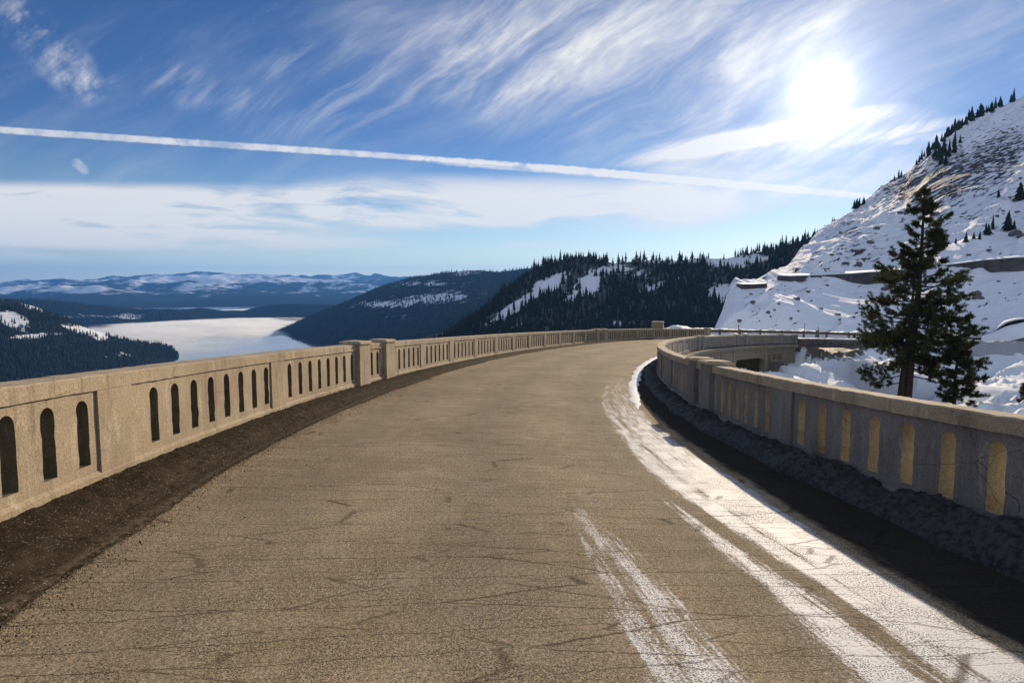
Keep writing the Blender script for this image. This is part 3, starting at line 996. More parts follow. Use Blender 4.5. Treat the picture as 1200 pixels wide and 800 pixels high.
def mat_mountain():
    m, k, b, o = material('snowy_rock_slope')
    P = k('ShaderNodeTexCoord').outputs['Object']
    def dotp(v):
        nd = k('ShaderNodeVectorMath', operation='DOT_PRODUCT'); k.set(nd.inputs[0], P); nd.inputs[1].default_value = v; return nd.outputs['Value']
    rot = k('ShaderNodeCombineXYZ', {0: k.m('MULTIPLY', dotp(tuple(STR_L)), .3), 1: k.m('MULTIPLY', dotp(tuple(STR_P)), .95), 2: k.m('MULTIPLY', dotp((.545, .839, 0)), .08)}).outputs[0]
    n = k.noise(rot, 1., 6, .7, .35)
    n2 = k.noise(P, .22, 7, .65); n3 = k.noise(P, 1.4, 4, .6)
    rk = k.attr('rock')
    v = k.m('ADD', k.m('MULTIPLY', n, .7), k.m('MULTIPLY', n2, .3))
    mask = k.ss(k.m('ADD', v, k.m('MULTIPLY', rk, .135)), .60, .635)
    rc = k.mix(n3, (.04, .036, .042), (.125, .11, .12))
    col = k.mix(mask, (.87, .88, .92), rc)
    k.set(b.inputs['Base Color'], col)
    b.inputs['Roughness'].default_value = .8; b.inputs['Specular IOR Level'].default_value = .15
    h = k.m('ADD', k.m('MULTIPLY', n2, 1.), k.m('ADD', k.m('MULTIPLY', mask, .25), k.m('MULTIPLY', n3, .12)))
    bump(k, b, h, .8, 1.6)
    return m


MTN_C = [(700, 520), (790, 420), (836, 396), (846, 372), (854, 345), (862, 335), (880, 331), (897, 327), (912, 318), (930, 302), (960, 276), (985, 255), (1003, 243), (1035, 216), (1062, 203), (1078, 188), (1090, 174), (1110, 155),
            (1130, 141), (1150, 130), (1180, 117), (1200, 108), (1260, 75), (1400, 10), (1700, -40), (2200, 40), (3000, 180), (4200, 345)]
MTN_A = np.array([az_te(*p)[0] for p in MTN_C]); MTN_TE = np.array([az_te(*p)[1] for p in MTN_C])


def mtn_noise(X, Y, A, Rr, u):
    k = sstep(.0, .12, u) * 1.0
    q = X * .9 - Y * .45; w = X * .45 + Y * .9
    z = k * (3.2 * fbm(X * .012, Y * .012, 61, 4) + 1.6 * (ridge(q * .02, w * .045, 62, 4)) + .8 * fbm(X * .06, Y * .06, 63, 4))
    px = PCX + F_PX * np.tan(A)
    rocky = np.exp(-((px - 1130) / 75) ** 2) * np.exp(-((u - .72) / .16) ** 2) + .6 * np.exp(-((px - 1000) / 55) ** 2) * sstep(.45, .7, u)
    te = np.interp(A, MTN_A, MTN_TE); zz = (Rr * te) * np.clip(u, 0, 1.2)
    l = X * STR_L[0] + Y * STR_L[1] + zz * STR_L[2]; p = X * STR_P[0] + Y * STR_P[1] + zz * STR_P[2]
    z = z + k * rocky * (2.8 * ridge(l * .045, p * .17, 64, 4) + 1.0 * ridge(l * .13, p * .45, 65, 3))
    # long drift crests that catch the low sun
    dr = ridge(l * .012 + .6, p * .05 + .2, 66, 2); d2 = ridge(l * .03 + .1, p * .12 + .7, 67, 2)
    low = 1 - sstep(.5, .75, u)
    z = z + k * (4.6 * sstep(.45, .95, dr) + 1.9 * sstep(.5, .95, d2)) * (.3 + .7 * low)
    return z


MTN = Hill(MTN_C,
           [(700, 118), (845, 136), (900, 166), (930, 212), (965, 285), (1035, 450), (1100, 580), (1200, 760), (1300, 900), (1700, 900), (3000, 700), (4200, 500)],
           [(700, 105, -26), (850, 108, -12), (930, 112, -8.5), (1000, 116, -8), (1100, 120, -7.5), (1200, 126, -7.0), (1700, 150, -4)], 1.0, .5, mtn_noise)


def rock_attr(px, py, P, U):
    g = lambda x, y, sx, sy: np.exp(-((px - x) / sx) ** 2 - ((py - y) / sy) ** 2)
    line = 1.0 * g(1130, 200, 62, 32) + .95 * g(1090, 225, 32, 20) + .8 * g(1185, 172, 34, 26) + .6 * g(1050, 222, 40, 24) + .55 * g(1000, 275, 40, 30) + .35 * g(930, 325, 40, 25) \
        + .3 * g(1010, 300, 40, 10) + .3 * g(1150, 255, 60, 14) + .25 * g(1195, 277, 12, 8)
    return np.clip(line, 0, 1.1)


# wind-packed benches across the slope: nearly level shelves that the low sun reaches
BENCH = [([(1108, 342), (1122, 331), (1150, 319), (1172, 312)], 7), ([(1072, 374), (1098, 356), (1122, 340), (1142, 323)], 8), ([(976, 390), (990, 378), (1008, 372), (1030, 369), (1052, 360)], 7),
         ([(1132, 343), (1142, 336), (1156, 331)], 5), ([(1140, 306), (1168, 298), (1203, 280)], 6), ([(1158, 304), (1182, 297), (1205, 288)], 5), ([(1176, 306), (1206, 301)], 5),
         ([(866, 366), (890, 351), (908, 341), (924, 333)], 6), ([(842, 389), (858, 380), (876, 371)], 6), ([(933, 321), (946, 311), (960, 301)], 5), ([(944, 326), (962, 317), (984, 304), (1010, 291)], 6),
         ([(984, 320), (1004, 311), (1028, 303)], 5), ([(882, 373), (900, 362), (915, 352)], 4), ([(1046, 366), (1062, 352), (1080, 343)], 5), ([(1150, 150), (1166, 140), (1182, 130)], 4), ([(1122, 166), (1140, 156)], 3),
         ([(1180, 345), (1196, 340), (1212, 338)], 5), ([(1092, 382), (1130, 372), (1150, 362)], 4)]


def bench(X, Y, Rr, u, z):
    px, py = to_px(np.stack([X, np.maximum(Y, 1.), z], -1))
    out = np.zeros_like(z)
    for pts, w in BENCH:
        p = np.array(pts, float)
        d = np.interp(px, p[:, 0], p[:, 1]) - py      # picture-scale height above the lip
        ends = sstep(p[0, 0] - 4, p[0, 0] + 14, px) * (1 - sstep(p[-1, 0] - 14, p[-1, 0] + 4, px))
        d = d + 2.2 * fbm(X * .09, Y * .09, 68, 3)
        ww = w * (.7 + .6 * vn(px * .06, 0 * px + w, 69))
        ww = np.maximum(ww, 1.5)
        prof = np.where(d > 0, np.clip(1 - d / ww, 0, 1), sstep(-3.0, 0, d))
        out = out + .2 * ww * (Rr / 130) * ends * prof
    return out * (u > -.1)


MTN.extra = bench
MTN.mesh('snowy_mountain', 720, 4200, 1080, -.12, 1.6, 420, mat_mountain(), {'rock': rock_attr}, 1.0)


def mat_forest_floor(name, snow=(.62, .65, .7), dark=(.03, .036, .032), scale=.02):
    m, k, b, o = material(name)
    P = k('ShaderNodeTexCoord').outputs['Object']
    n = k.noise(P, scale, 8, .68)
    sn = k.attr('snow')
    mask = k.ss(k.m('ADD', sn, k.m('MULTIPLY', k.m('SUBTRACT', n, .5), 1.6)), .42, .62)
    col = k.mix(mask, dark, snow)
    k.set(b.inputs['Base Color'], col)
    b.inputs['Roughness'].default_value = 1.; b.inputs['Specular IOR Level'].default_value = 0.
    bump(k, b, n, .6, .15 / scale)
    return m


def hn(amp, f, seed):
    def fn(X, Y, A, Rr, u):
        return amp * fbm(X * f, Y * f, seed, 5) * sstep(-.2, .25, u) + .4 * amp * ridge(X * f * 2.2, Y * f * 2.2, seed + 9, 3) * sstep(0, .3, u) - .2 * amp
    return fn


# wooded hill beyond the bridge
WOOD = Hill([(440, 430), (520, 398), (555, 374), (580, 352), (600, 336), (625, 318), (640, 309), (665, 300), (690, 298), (705, 302), (722, 308), (745, 304), (790, 302), (820, 298), (850, 299), (880, 294), (905, 290), (930, 284),
             (950, 276), (968, 268), (1000, 262), (1100, 255), (1300, 260)],
            [(440, 740), (640, 800), (800, 800), (950, 810), (1300, 850)],
            [(440, 560, -70), (560, 600, -62), (700, 600, -54), (850, 560, -52), (960, 560, -46), (1300, 560, -40)], 1.15, .4, hn(6, .006, 71))


def wood_snow(px, py, *a):
    g = lambda x, y, sx, sy, r=0: np.exp(-(((px - x) * math.cos(r) + (py - y) * math.sin(r)) / sx) ** 2 - ((-(px - x) * math.sin(r) + (py - y) * math.cos(r)) / sy) ** 2)
    return np.clip(1.0 * g(612, 354, 62, 7, R(-34)) + .75 * g(645, 333, 20, 8) + 1.0 * g(690, 334, 20, 12, R(-50)) + .7 * g(722, 315, 22, 6) + .6 * g(762, 337, 26, 6, R(-20))
                   + .6 * g(800, 306, 60, 4) + .75 * g(868, 306, 40, 9, R(-10)) + .9 * g(848, 345, 14, 24, R(-65)) + .7 * g(722, 380, 26, 5) + .45 * g(664, 350, 10, 12) + .35 * g(760, 322, 40, 8) + .55 * g(610, 380, 30, 5, R(-25)), 0, 1)


# ridge on the far side of the lake, dark and wooded
LHILL = Hill([(285, 410), (322, 389), (335, 384), (350, 376), (375, 364), (400, 354), (420, 347), (440, 338), (460, 331), (480, 325), (500, 322), (520, 319), (545, 317), (562, 316), (585, 318), (610, 314), (650, 312), (750, 310), (900, 320)],
             [(285, 3700), (325, 3750), (400, 3900), (480, 3800), (560, 3500), (900, 3300)],
             [(285, 3650, LAKE_Z - 6), (325, 3640, LAKE_Z - 2), (345, 3250, LAKE_Z - 1), (385, 2630, LAKE_Z - 1), (480, 2100, LAKE_Z - 1), (560, 1900, LAKE_Z + 30), (900, 1800, LAKE_Z + 60)], .85, .3, hn(22, .0016, 81))


def lhill_snow(px, py, P, U):
    g = lambda x, y, sx, sy: np.exp(-((px - x) / sx) ** 2 - ((py - y) / sy) ** 2)
    s = .42 * g(450, 357, 40, 5) + .4 * g(545, 320, 18, 3.5) + .35 * g(500, 350, 45, 6) + .4 * g(500, 332, 40, 4) + .3 * g(480, 372, 30, 4) + .3 * g(530, 345, 30, 8)
    shore = np.exp(-((U - .012) / .008) ** 2) * (px < 400)
    return np.clip(s + .2 * sstep(.15, .5, U) + .9 * shore, 0, 1)


# near hill on the left shore
CHILL = Hill([(-2600, 300), (-900, 322), (-200, 335), (-80, 344), (0, 352), (22, 354), (45, 359), (70, 370), (90, 378), (110, 385), (130, 392), (150, 398), (170, 401), (188, 403), (200, 406), (214, 420), (240, 445)],
             [(-200, 2500), (0, 2400), (110, 2450), (200, 2600), (240, 2500)],
             [(-200, 1500, LAKE_Z + 5), (0, 1600, LAKE_Z - 0), (100, 1900, LAKE_Z - 1), (150, 2150, LAKE_Z - 1), (175, 2350, LAKE_Z - 1), (195, 2480, LAKE_Z - 2), (240, 2480, LAKE_Z - 8)], .95, .3, hn(13, .0022, 91))


def chill_snow(px, py, P, U):
    g = lambda x, y, sx, sy, r=0: np.exp(-(((px - x) * math.cos(r) + (py - y) * math.sin(r)) / sx) ** 2 - ((-(px - x) * math.sin(r) + (py - y) * math.cos(r)) / sy) ** 2)
    s = 1.1 * g(50, 361, 36, 5, R(16)) + 1.0 * g(15, 375, 26, 10, R(18)) + .9 * g(95, 386, 32, 5, R(12)) + .75 * g(40, 394, 45, 3.5, R(-5)) + .5 * g(150, 415, 30, 6) + .55 * g(118, 396, 10, 6) + .3 * g(120, 420, 20, 6)
    shore = np.exp(-((U - .02) / .012) ** 2) * (px > 150)
    return np.clip(s + 1.0 * shore, 0, 1)


# low wooded rises on the far shore
BHILL = Hill([(-300, 345), (0, 350), (40, 350), (80, 353), (120, 358), (160, 362), (200, 363), (225, 366), (250, 372), (262, 379), (300, 381), (320, 380)],
             [(-300, 5300), (0, 5300), (320, 5350)], [(-300, 4650, LAKE_Z - 2), (0, 4650, LAKE_Z - 2), (320, 4850, LAKE_Z - 2)], .8, .2, hn(7, .003, 101))
B2HILL = Hill([(120, 372), (170, 369), (200, 366), (235, 362), (262, 366), (285, 366), (300, 362), (320, 358), (340, 356), (370, 357), (400, 358), (450, 356), (600, 350)],
              [(120, 5750), (600, 5750)], [(120, 5000, LAKE_Z - 3), (330, 4900, LAKE_Z - 3), (600, 4900, LAKE_Z - 3)], .8, .15, hn(7, .0025, 111))
bsnow = lambda px, py, P, U: .22 + .35 * np.exp(-((py - 371) / 3.) ** 2) * (px < 170)


def mat_far():
    m, k, b, o = material('far_mountain_slopes')
    P = k('ShaderNodeTexCoord').outputs['Object']
    n = k.noise(P, .0026, 9, .7); n2 = k.noise(k.vscale(P, (1, 1, 2.5)), .0009, 6, .62)
    sn = k.attr('snow')
    mask = k.ss(k.m('ADD', sn, k.m('ADD', k.m('MULTIPLY', k.m('SUBTRACT', n, .5), 1.1), k.m('MULTIPLY', k.m('SUBTRACT', n2, .5), 1.2))), .4, .62)
    k.set(b.inputs['Base Color'], k.mix(mask, k.mix(n2, (.012, .018, .024), (.03, .04, .046)), (.72, .74, .78)))
    b.inputs['Roughness'].default_value = 1.; b.inputs['Specular IOR Level'].default_value = 0.
    return m


AMTN = Hill([(-2500, 318), (-900, 330), (-400, 335), (-100, 336), (0, 334), (30, 331), (60, 329), (100, 328), (130, 326), (170, 327), (200, 326), (222, 323), (245, 321), (262, 321), (290, 322), (330, 321.5), (350, 324), (380, 325), (410, 324), (440, 323.5), (470, 326), (550, 326), (700, 330), (1000, 335)],
            [(-400, 21000), (1000, 21000)], [(-400, 7600, LAKE_Z - 2), (1000, 7600, LAKE_Z - 2)], 1.12, .5,
            lambda X, Y, A, Rr, u: sstep(.03, .5, u) * (210 * ridge(X * .00042, Y * .00042, 121, 6) + 110 * fbm(X * .0011, Y * .0011, 122, 5) - 70))


def amtn_snow(px, py, P, U):
    g = lambda x, y, sx, sy: np.exp(-((px - x) / sx) ** 2 - ((py - y) / sy) ** 2)
    return np.clip(.34 + .3 * g(60, 340, 80, 7) + .3 * g(200, 328, 60, 5) + .3 * g(280, 326, 60, 6) + .25 * g(240, 340, 25, 5) + .2 * g(400, 328, 60, 4) - .3 * sstep(343, 352, py), 0, 1)


WOOD.mesh('wooded_hill', 430, 1100, 420, -.6, 1.5, 220, mat_forest_floor('wood_floor', (.78, .8, .84), (.1, .1, .1), .05), {'snow': lambda px, py, P, U: wood_snow(px, py) + .06})
M_FF = mat_forest_floor('lake_wood_floor', (.7, .72, .76), (.012, .018, .018), .016)
LHILL.mesh('lakeside_hill', 288, 760, 420, -.05, 1.4, 240, M_FF, {'snow': lhill_snow})
CHILL.mesh('shore_hill', -2500, 236, 620, -.05, 1.5, 240, M_FF, {'snow': chill_snow})
M_FF2 = mat_forest_floor('far_wood_floor', (.65, .68, .72), (.012, .018, .018), .006)
BHILL.mesh('far_shore', -280, 318, 260, -.05, 1.8, 90, M_FF2, {'snow': bsnow})
B2HILL.mesh('far_rise', 122, 600, 220, -.05, 1.6, 70, M_FF2, {'snow': lambda px, py, P, U: .12 + 0 * px})
AMTN.mesh('far_mountains', -2200, 900, 760, -.02, 1.3, 200, mat_far(), {'snow': amtn_snow})


# ------------------------------------------------------------------ lake
def build_lake():
    m, k, b, o = material('lake_water')
    P = k('ShaderNodeTexCoord').outputs['Object']
    b.inputs['Base Color'].default_value = (.02, .04, .06, 1)
    b.inputs['Roughness'].default_value = .06
    bump(k, b, k.noise(P, .03, 5, .6), .05, .5)
    a = np.linspace(R(-85), R(20), 60); r = np.geomspace(900, 9000, 40)
    A, Rr = np.meshgrid(a, r, indexing='ij')
    P = np.stack([Rr * np.sin(A), Rr * np.cos(A), 0 * A + LAKE_Z], -1).reshape(-1, 3)
    tag(link('lake_water', mesh_np('lake_water', P, [grid_faces(60, 40)], m, True)), kind='structure')


build_lake()


# ------------------------------------------------------------------ conifers
def conifer_arrays(seed, h=1.0, w=.17, tiers=9, sides=7):
    """ragged little fir of unit height: separate drooping tiers, trunk"""
    r = np.random.default_rng(seed)
    V = []; T = []
    n = 0
    # trunk
    ang = np.arange(4) / 4 * 2 * np.pi
    V.append(np.stack([.012 * np.cos(ang), .012 * np.sin(ang), 0 * ang - .04], 1)); V.append(np.array([[0, 0, .9]]))
    T += [[j, (j + 1) % 4, 4] for j in range(4)]; n = 5
    for i in range(tiers):
        f = i / (tiers - 1)
        z0 = .08 + .86 * f ** .95
        rad = w * (1 - f) ** .95 * r.uniform(.8, 1.2) + .004
        top = z0 + .30 * (1 - .55 * f)
        k = sides
        a0 = r.uniform(0, 6.28)
        an = a0 + np.arange(2 * k) / (2 * k) * 2 * np.pi
        rr = np.where(np.arange(2 * k) % 2 == 0, rad * r.uniform(.7, 1.25, 2 * k), rad * r.uniform(.45, .72, 2 * k))
        zz = np.where(np.arange(2 * k) % 2 == 0, z0 - rad * .35, z0 + .01) + r.normal(0, .008, 2 * k)
        V.append(np.stack([rr * np.cos(an), rr * np.sin(an), zz], 1)); V.append(np.array([[r.normal(0, .004), r.normal(0, .004), min(top, 1.0)]]))
        T += [[n + j, n + (j + 1) % (2 * k), n + 2 * k] for j in range(2 * k)]
        n += 2 * k + 1
    return np.concatenate(V) * h, np.array(T)


def simple_fir(seed):
    return conifer_arrays(seed, 1, .18, 7, 4)


FIRS = [conifer_arrays(200 + i, 1, [.15, .19, .13, .22][i], [14, 13, 15, 12][i], 6) for i in range(4)]
FIRM = [mesh_np('conifer', V, [T], M_CONIF) for V, T in FIRS]
SFIR = [simple_fir(300 + i) for i in range(5)]


def forest(name, pts, hs, label, cat='forest'):
    V = []; T = []; n = 0
    for p, h in zip(pts, hs):
        v, t = SFIR[rng.integers(len(SFIR))]
        c, s = math.cos(rng.uniform(0, 6.28)), math.sin(rng.uniform(0, 6.28))
        a = rng.uniform(0, 6.28); c, s = math.cos(a), math.sin(a)
        wv = rng.uniform(.85, 1.35)
        q = v @ np.array([[c * wv, s * wv, 0], [-s * wv, c * wv, 0], [0, 0, 1]]) * h + p
        V.append(q); T.append(t + n); n += len(v)
    me = mesh_np(name, np.concatenate(V), [np.concatenate(T)], M_CONIF)
    return tag(link(name, me), label, cat, kind='stuff')


def scatter(hill, px0, px1, u0, u1, n, dens):
    """points on a hill kept where dens(px,py,u) beats a random number"""
    a0 = az_te(px0, 350)[0]; a1 = az_te(px1, 350)[0]
    A = rng.uniform(a0, a1, n); U = rng.uniform(u0, u1, n)
    rc = np.interp(A, hill.da, hill.dv); rb = np.interp(A, hill.fa, hill.fr)
    Rr = rb + (rc - rb) * U
    P = np.stack([Rr * np.sin(A), Rr * np.cos(A), hill.z(A, Rr)], -1)
    px, py = to_px(P)
    keep = rng.uniform(0, 1, n) < dens(px, py, U)
    return P[keep], px[keep], py[keep]


# ---- wooded hill: the largest trees one by one, the rest as one wood
wp, wx, wy = scatter(WOOD, 450, 975, -.4, 1.03, 13000, lambda px, py, u: np.clip(1.05 - 1.25 * wood_snow(px, py), .03, 1) * np.clip(.45 + .75 * (fbm(px * .03, py * .05, 131, 3) + .5), .25, 1) * np.where(u > .93, .75, 1.))
wh = np.clip(rng.lognormal(2.05, .36, len(wp)), 3, 15)
size = wh / np.hypot(wp[:, 0], wp[:, 1])
vis = wy < 388
rank = np.argsort(-(size * vis))
ind = rank[:165]; rest = rank[165:]
for i in ind:
    o = bpy.data.objects.new('conifer', FIRM[int(i) % 4]); COL.objects.link(o)
    o.location = wp[i]; o.rotation_euler = (0, 0, rng.uniform(0, 6.28)); k = wh[i]; w = k * rng.uniform(.85, 1.5); o.scale = (w, w, k)
    tag(o, 'tall dark conifer standing among the others on the wooded hill beyond the far bend', 'conifer', 'tall conifers of the wooded hill')
forest('hillside_forest', wp[rest], wh[rest], 'dense dark conifer wood covering the hill beyond the far bend')

# ---- the snowy mountain: skyline trees and scattered ones
def put_tree(px, py, hpx, label, group, kk=None):
    p = MTN.hit(px, py)
    if p is None:
        p = MTN.hit(px, py + 3)
        if p is None: p = MTN.hit(px, py + 8)
        if p is None: return
    h = hpx / F_PX * math.hypot(p[0], p[1]) * 1.08
    o = bpy.data.objects.new('conifer', FIRM[int(rng.integers(4))]); COL.objects.link(o)
    o.location = p - np.array([0, 0, .04 * h]); o.rotation_euler = (0, 0, rng.uniform(0, 6.28))
    w = rng.uniform(.9, 1.9); o.scale = (h * w, h * w, h)
    tag(o, label, 'conifer', group)


ca = np.array([(1003, 243), (1035, 216), (1062, 203), (1078, 188), (1090, 174), (1110, 155), (1130, 141), (1150, 130), (1180, 117), (1200, 108)], float)
for px in np.concatenate([rng.uniform(1086, 1140, 46), rng.uniform(1140, 1174, 20), rng.uniform(1184, 1199, 4)]):
    py = np.interp(px, ca[:, 0], ca[:, 1]) + rng.uniform(1, 7)
    put_tree(px, py, rng.uniform(5, 9) * rng.choice([.7, 1., 1.4]), 'conifer in the dark line of trees along the steep ridge top at upper right', 'ridge top conifers')
for px, py, h in [(1118, 178, 22), (1112, 182, 18), (1106, 178, 14), (1100, 186, 17), (1096, 183, 14), (1125, 165, 8), (1103, 190, 12), (1108, 190, 12)]:
    put_tree(px, py + 3, h, 'tree standing just under the ridge top among dark rocks', 'trees among the upper rocks')
for px in (1074, 1077, 1080, 1083, 1048, 1053, 1056, 1004, 1007, 1012, 1001):
    py = np.interp(px, ca[:, 0], ca[:, 1]) + 2
    put_tree(px, py, rng.uniform(6, 11), 'small conifer on the lower skyline of the snowy mountain', 'lower skyline conifers')
for px, py, h in [(1181, 271, 19), (1195, 235, 17), (1170, 232, 8), (1132, 284, 10), (1141, 280, 7), (1148, 281, 8), (1155, 276, 12), (1158, 275, 10), (1163, 271, 14), (1120, 286, 6), (1188, 270, 9)]:
    put_tree(px, py, h, 'small lone tree on the open snow slope above the snow shed', 'scattered slope trees')
for px, py, h in [(843, 388, 38), (849, 372, 30), (846, 350, 26), (852, 345, 24), (838, 384, 30)]:
    p = at(px, py, 155 + rng.uniform(0, 12)); zt = float(MTN.z(np.array([math.atan2(p[0], p[1])]), np.array([math.hypot(p[0], p[1])]))[0])

# ---- woods round the lake
cp_, cx_, cy_ = scatter(CHILL, -60, 206, .03, 1.02, 6500, lambda px, py, u: np.clip(1.0 - 1.3 * chill_snow(px, py, None, u * 0 + 1), .02, 1))
cq_, _, _ = scatter(CHILL, -1200, -60, .03, 1.02, 6000, lambda px, py, u: .9 + 0 * px)
forest('left_shore_forest', np.vstack([cp_, cq_]), rng.uniform(10, 19, len(cp_) + len(cq_)), 'dark wood covering the hill on the left shore of the lake')
lp_, lx_, ly_ = scatter(LHILL, 325, 640, .02, 1.02, 11000, lambda px, py, u: np.clip(1.0 - 1.2 * lhill_snow(px, py, None, u * 0 + 1), .05, 1))
forest('right_shore_forest', lp_, rng.uniform(11, 22, len(lp_)), 'blue-dark wood on the long ridge right of the lake')
bp_, bx_, by_ = scatter(BHILL, -10, 300, .05, 1.1, 2600, lambda px, py, u: .9 + 0 * px)
forest('far_shore_forest', bp_, rng.uniform(12, 22, len(bp_)), 'thin dark line of trees on the far shore behind the fog')


# ------------------------------------------------------------------ boulders on the slope
def boulder_mesh(seed):
    import bmesh
    bm = bmesh.new(); bmesh.ops.create_icosphere(bm, subdivisions=3, radius=1)
    V = np.array([v.co[:] for v in bm.verts]); T = np.array([[v.index for v in f.verts] for f in bm.faces]); bm.free()
    q = np.sign(V) * np.abs(V) ** .7
    d = 1 + .3 * fbm(V[:, 0] * 1.7 + seed * 3, V[:, 1] * 1.7 + V[:, 2] * 1.3, seed, 4)
    q = q * d[:, None] * np.array([1, .8, .62])
    return mesh_np('boulder', q, [T], M_ROCK)


BMS = [boulder_mesh(400 + i) for i in range(4)]
spots = [(1020, 285, 5), (1027, 268, 4), (882, 355, 4), (933, 351, 4), (866, 376, 3), (981, 369, 3), (927, 374, 2.5), (1036, 340, 5), (947, 342, 3), (1143, 346, 6), (1146, 351, 5), (975, 300, 5), (993, 310, 4), (1005, 311, 5), (1012, 307, 3), (960, 325, 3), (1190, 276, 7), (1198, 277, 5), (1096, 252, 5), (1055, 250, 4), (1168, 254, 3), (880, 345, 2.5), (900, 366, 3), (912, 356, 2.5), (1135, 300, 3), (1170, 330, 2.2), (962, 362, 2.4), (984, 375, 2.6)]
for _ in range(40):
    px = rng.uniform(880, 1195); py0 = np.interp(px, ca[:, 0], ca[:, 1]) if px > 1003 else np.interp(px, [850, 930, 1003], [391, 302, 243])
    py = rng.uniform(py0 + 12, 388)
    spots.append((px, py, rng.uniform(1.1, 2.6)))
for i, (px, py, w) in enumerate(spots):
    p = MTN.hit(px, py)
    if p is None: continue
    o = bpy.data.objects.new('boulder', BMS[i % 4]); COL.objects.link(o)
    k = w / F_PX * math.hypot(p[0], p[1]) * .8
    o.location = p; o.rotation_euler = (rng.uniform(-.3, .3), rng.uniform(-.3, .3), rng.uniform(0, 6.28)); o.scale = (k * rng.uniform(.8, 1.4), k, k)
    tag(o, 'dark boulder poking out of the snow on the mountain slope', 'boulder', 'boulders of the mountain slope')


# ------------------------------------------------------------------ snow sheds on the mountain
def shed(line, hpx, label, name='snow_shed'):
    pts = []
    for px, py in line:
        p = MTN.hit(px, py)
        if p is None: continue
        pts.append(p)
    pts = np.array(pts)
    # straighten the plan line and drop noise
    tt = np.linspace(0, 1, len(pts))
    root = empty(name, tuple(pts[0]), label, 'snow shed', 'concrete snow sheds')
    n = 60
    q = np.stack([np.interp(np.linspace(0, 1, n), tt, np.poly1d(np.polyfit(tt, pts[:, k], min(4, len(pts) - 1)))(tt)) for k in range(3)], 1)
    d = np.gradient(q, axis=0); d[:, 2] = 0; d /= np.linalg.norm(d, axis=1)[:, None]
    nrm = np.stack([-d[:, 1], d[:, 0], 0 * d[:, 0]], 1)
    nrm *= np.where((nrm * q).sum(1) > 0, 1, -1)[:, None]      # away from the viewpoint
    hh = hpx / F_PX * np.hypot(q[:, 0], q[:, 1])
    def strip(mb, prof):
        """prof: list of (out, up) in shed heights"""
        m = len(prof); V = []
        for i in range(n):
            for o_, u_ in prof:
                V.append(q[i] + nrm[i] * o_ * hh[i] + np.array([0, 0, u_ * hh[i]]))
        Q = [[i * m + j, i * m + (j + 1) % m, (i + 1) * m + (j + 1) % m, (i + 1) * m + j] for i in range(n - 1) for j in range(m)]
        Q += [list(range(4))] if m == 4 else []
        Q += [[(n - 1) * m + j for j in (3, 2, 1, 0)]] if m == 4 else []
        V = np.array(V) - q[0] * 0
        mb.add(V - np.asarray(pts[0]), Q)
    mb = MB(); strip(mb, [(-1.0, -2.4), (-1.0, .86), (1.1, 1.0), (1.1, -2.4)]); mb.build('wall', M_SHED, root)
    mb = MB(); strip(mb, [(-1.12, .87), (-1.12, 1.0), (1.2, 1.3), (1.2, 1.0)]); mb.build('roof', M_SNOW, root)
    # slim piers along the face
    for i in range(2, n - 2, 3):
        a = q[i] - np.asarray(pts[0]) - nrm[i] * 1.06 * hh[i]
        ang = math.atan2(d[i][1], d[i][0]); c, s = math.cos(ang), math.sin(ang)
        mb = MB()
        mb.box(a + np.array([0, 0, .1 * hh[i]]), (.07 * hh[i], .06 * hh[i], .74 * hh[i]), [[c, -s, 0], [s, c, 0], [0, 0, 1]])
        mb.build('pier', M_SHED, root)
    return root


shed([(920, 329), (950, 328), (1000, 326), (1050, 323.5), (1090, 320), (1130, 317), (1150, 314), (1200, 311), (1240, 308)], 5.6, 'long dark concrete snow shed running across the snowy mountainside')
shed([(866, 337), (880, 337), (895, 336)], 4., 'short dark snow shed at the left foot of the mountain beside the wood')


# ------------------------------------------------------------------ roadside things at the far bend
def guardrail():
    root = empty('guardrail', tuple(W(66., -4.4, 0.)), 'weathered steel guardrail with snow behind it along the outside of the far bend', 'guardrail')
    root.location = (0, 0, 0)
    s = np.concatenate([np.arange(66, 186, .5)])
    t = np.interp(s, [66, 76, 80, 190], [-4.5, -4.1, -4.0, -4.0])
    top = np.interp(s, [66, 70, 190], [.95, .85, .8])
    for v0 in (0.,):
        V = []
        prof = [(0, -.32), (.06, -.26), (.06, -.2), (0, -.16), (.06, -.1), (.06, -.05), (0, 0), (-.015, -.0), (-.015, -.32)]
        m = len(prof)
        for si, ti, tp in zip(s, t, top):
            for o_, u_ in prof: V.append(W(si, ti + o_, tp + u_ + v0))
        n = len(s)
        Q = [[i * m + j, i * m + (j + 1) % m, (i + 1) * m + (j + 1) % m, (i + 1) * m + j] for i in range(n - 1) for j in range(m)]
        mb = MB(); mb.add(V, Q); mb.build('beam', M_STEEL, root)
    for k in range(0, len(s), 8):
        mb = MB()
        c = W(s[k], t[k] - .13, .3); th = np.interp(s[k], SS, th_)
        mb.box((0, 0, 0), (.1, .1, .62)); o = mb.build('post', M_WOODP, root)
        o.location = c; o.rotation_euler = (0, 0, -th)
    return root


guardrail()


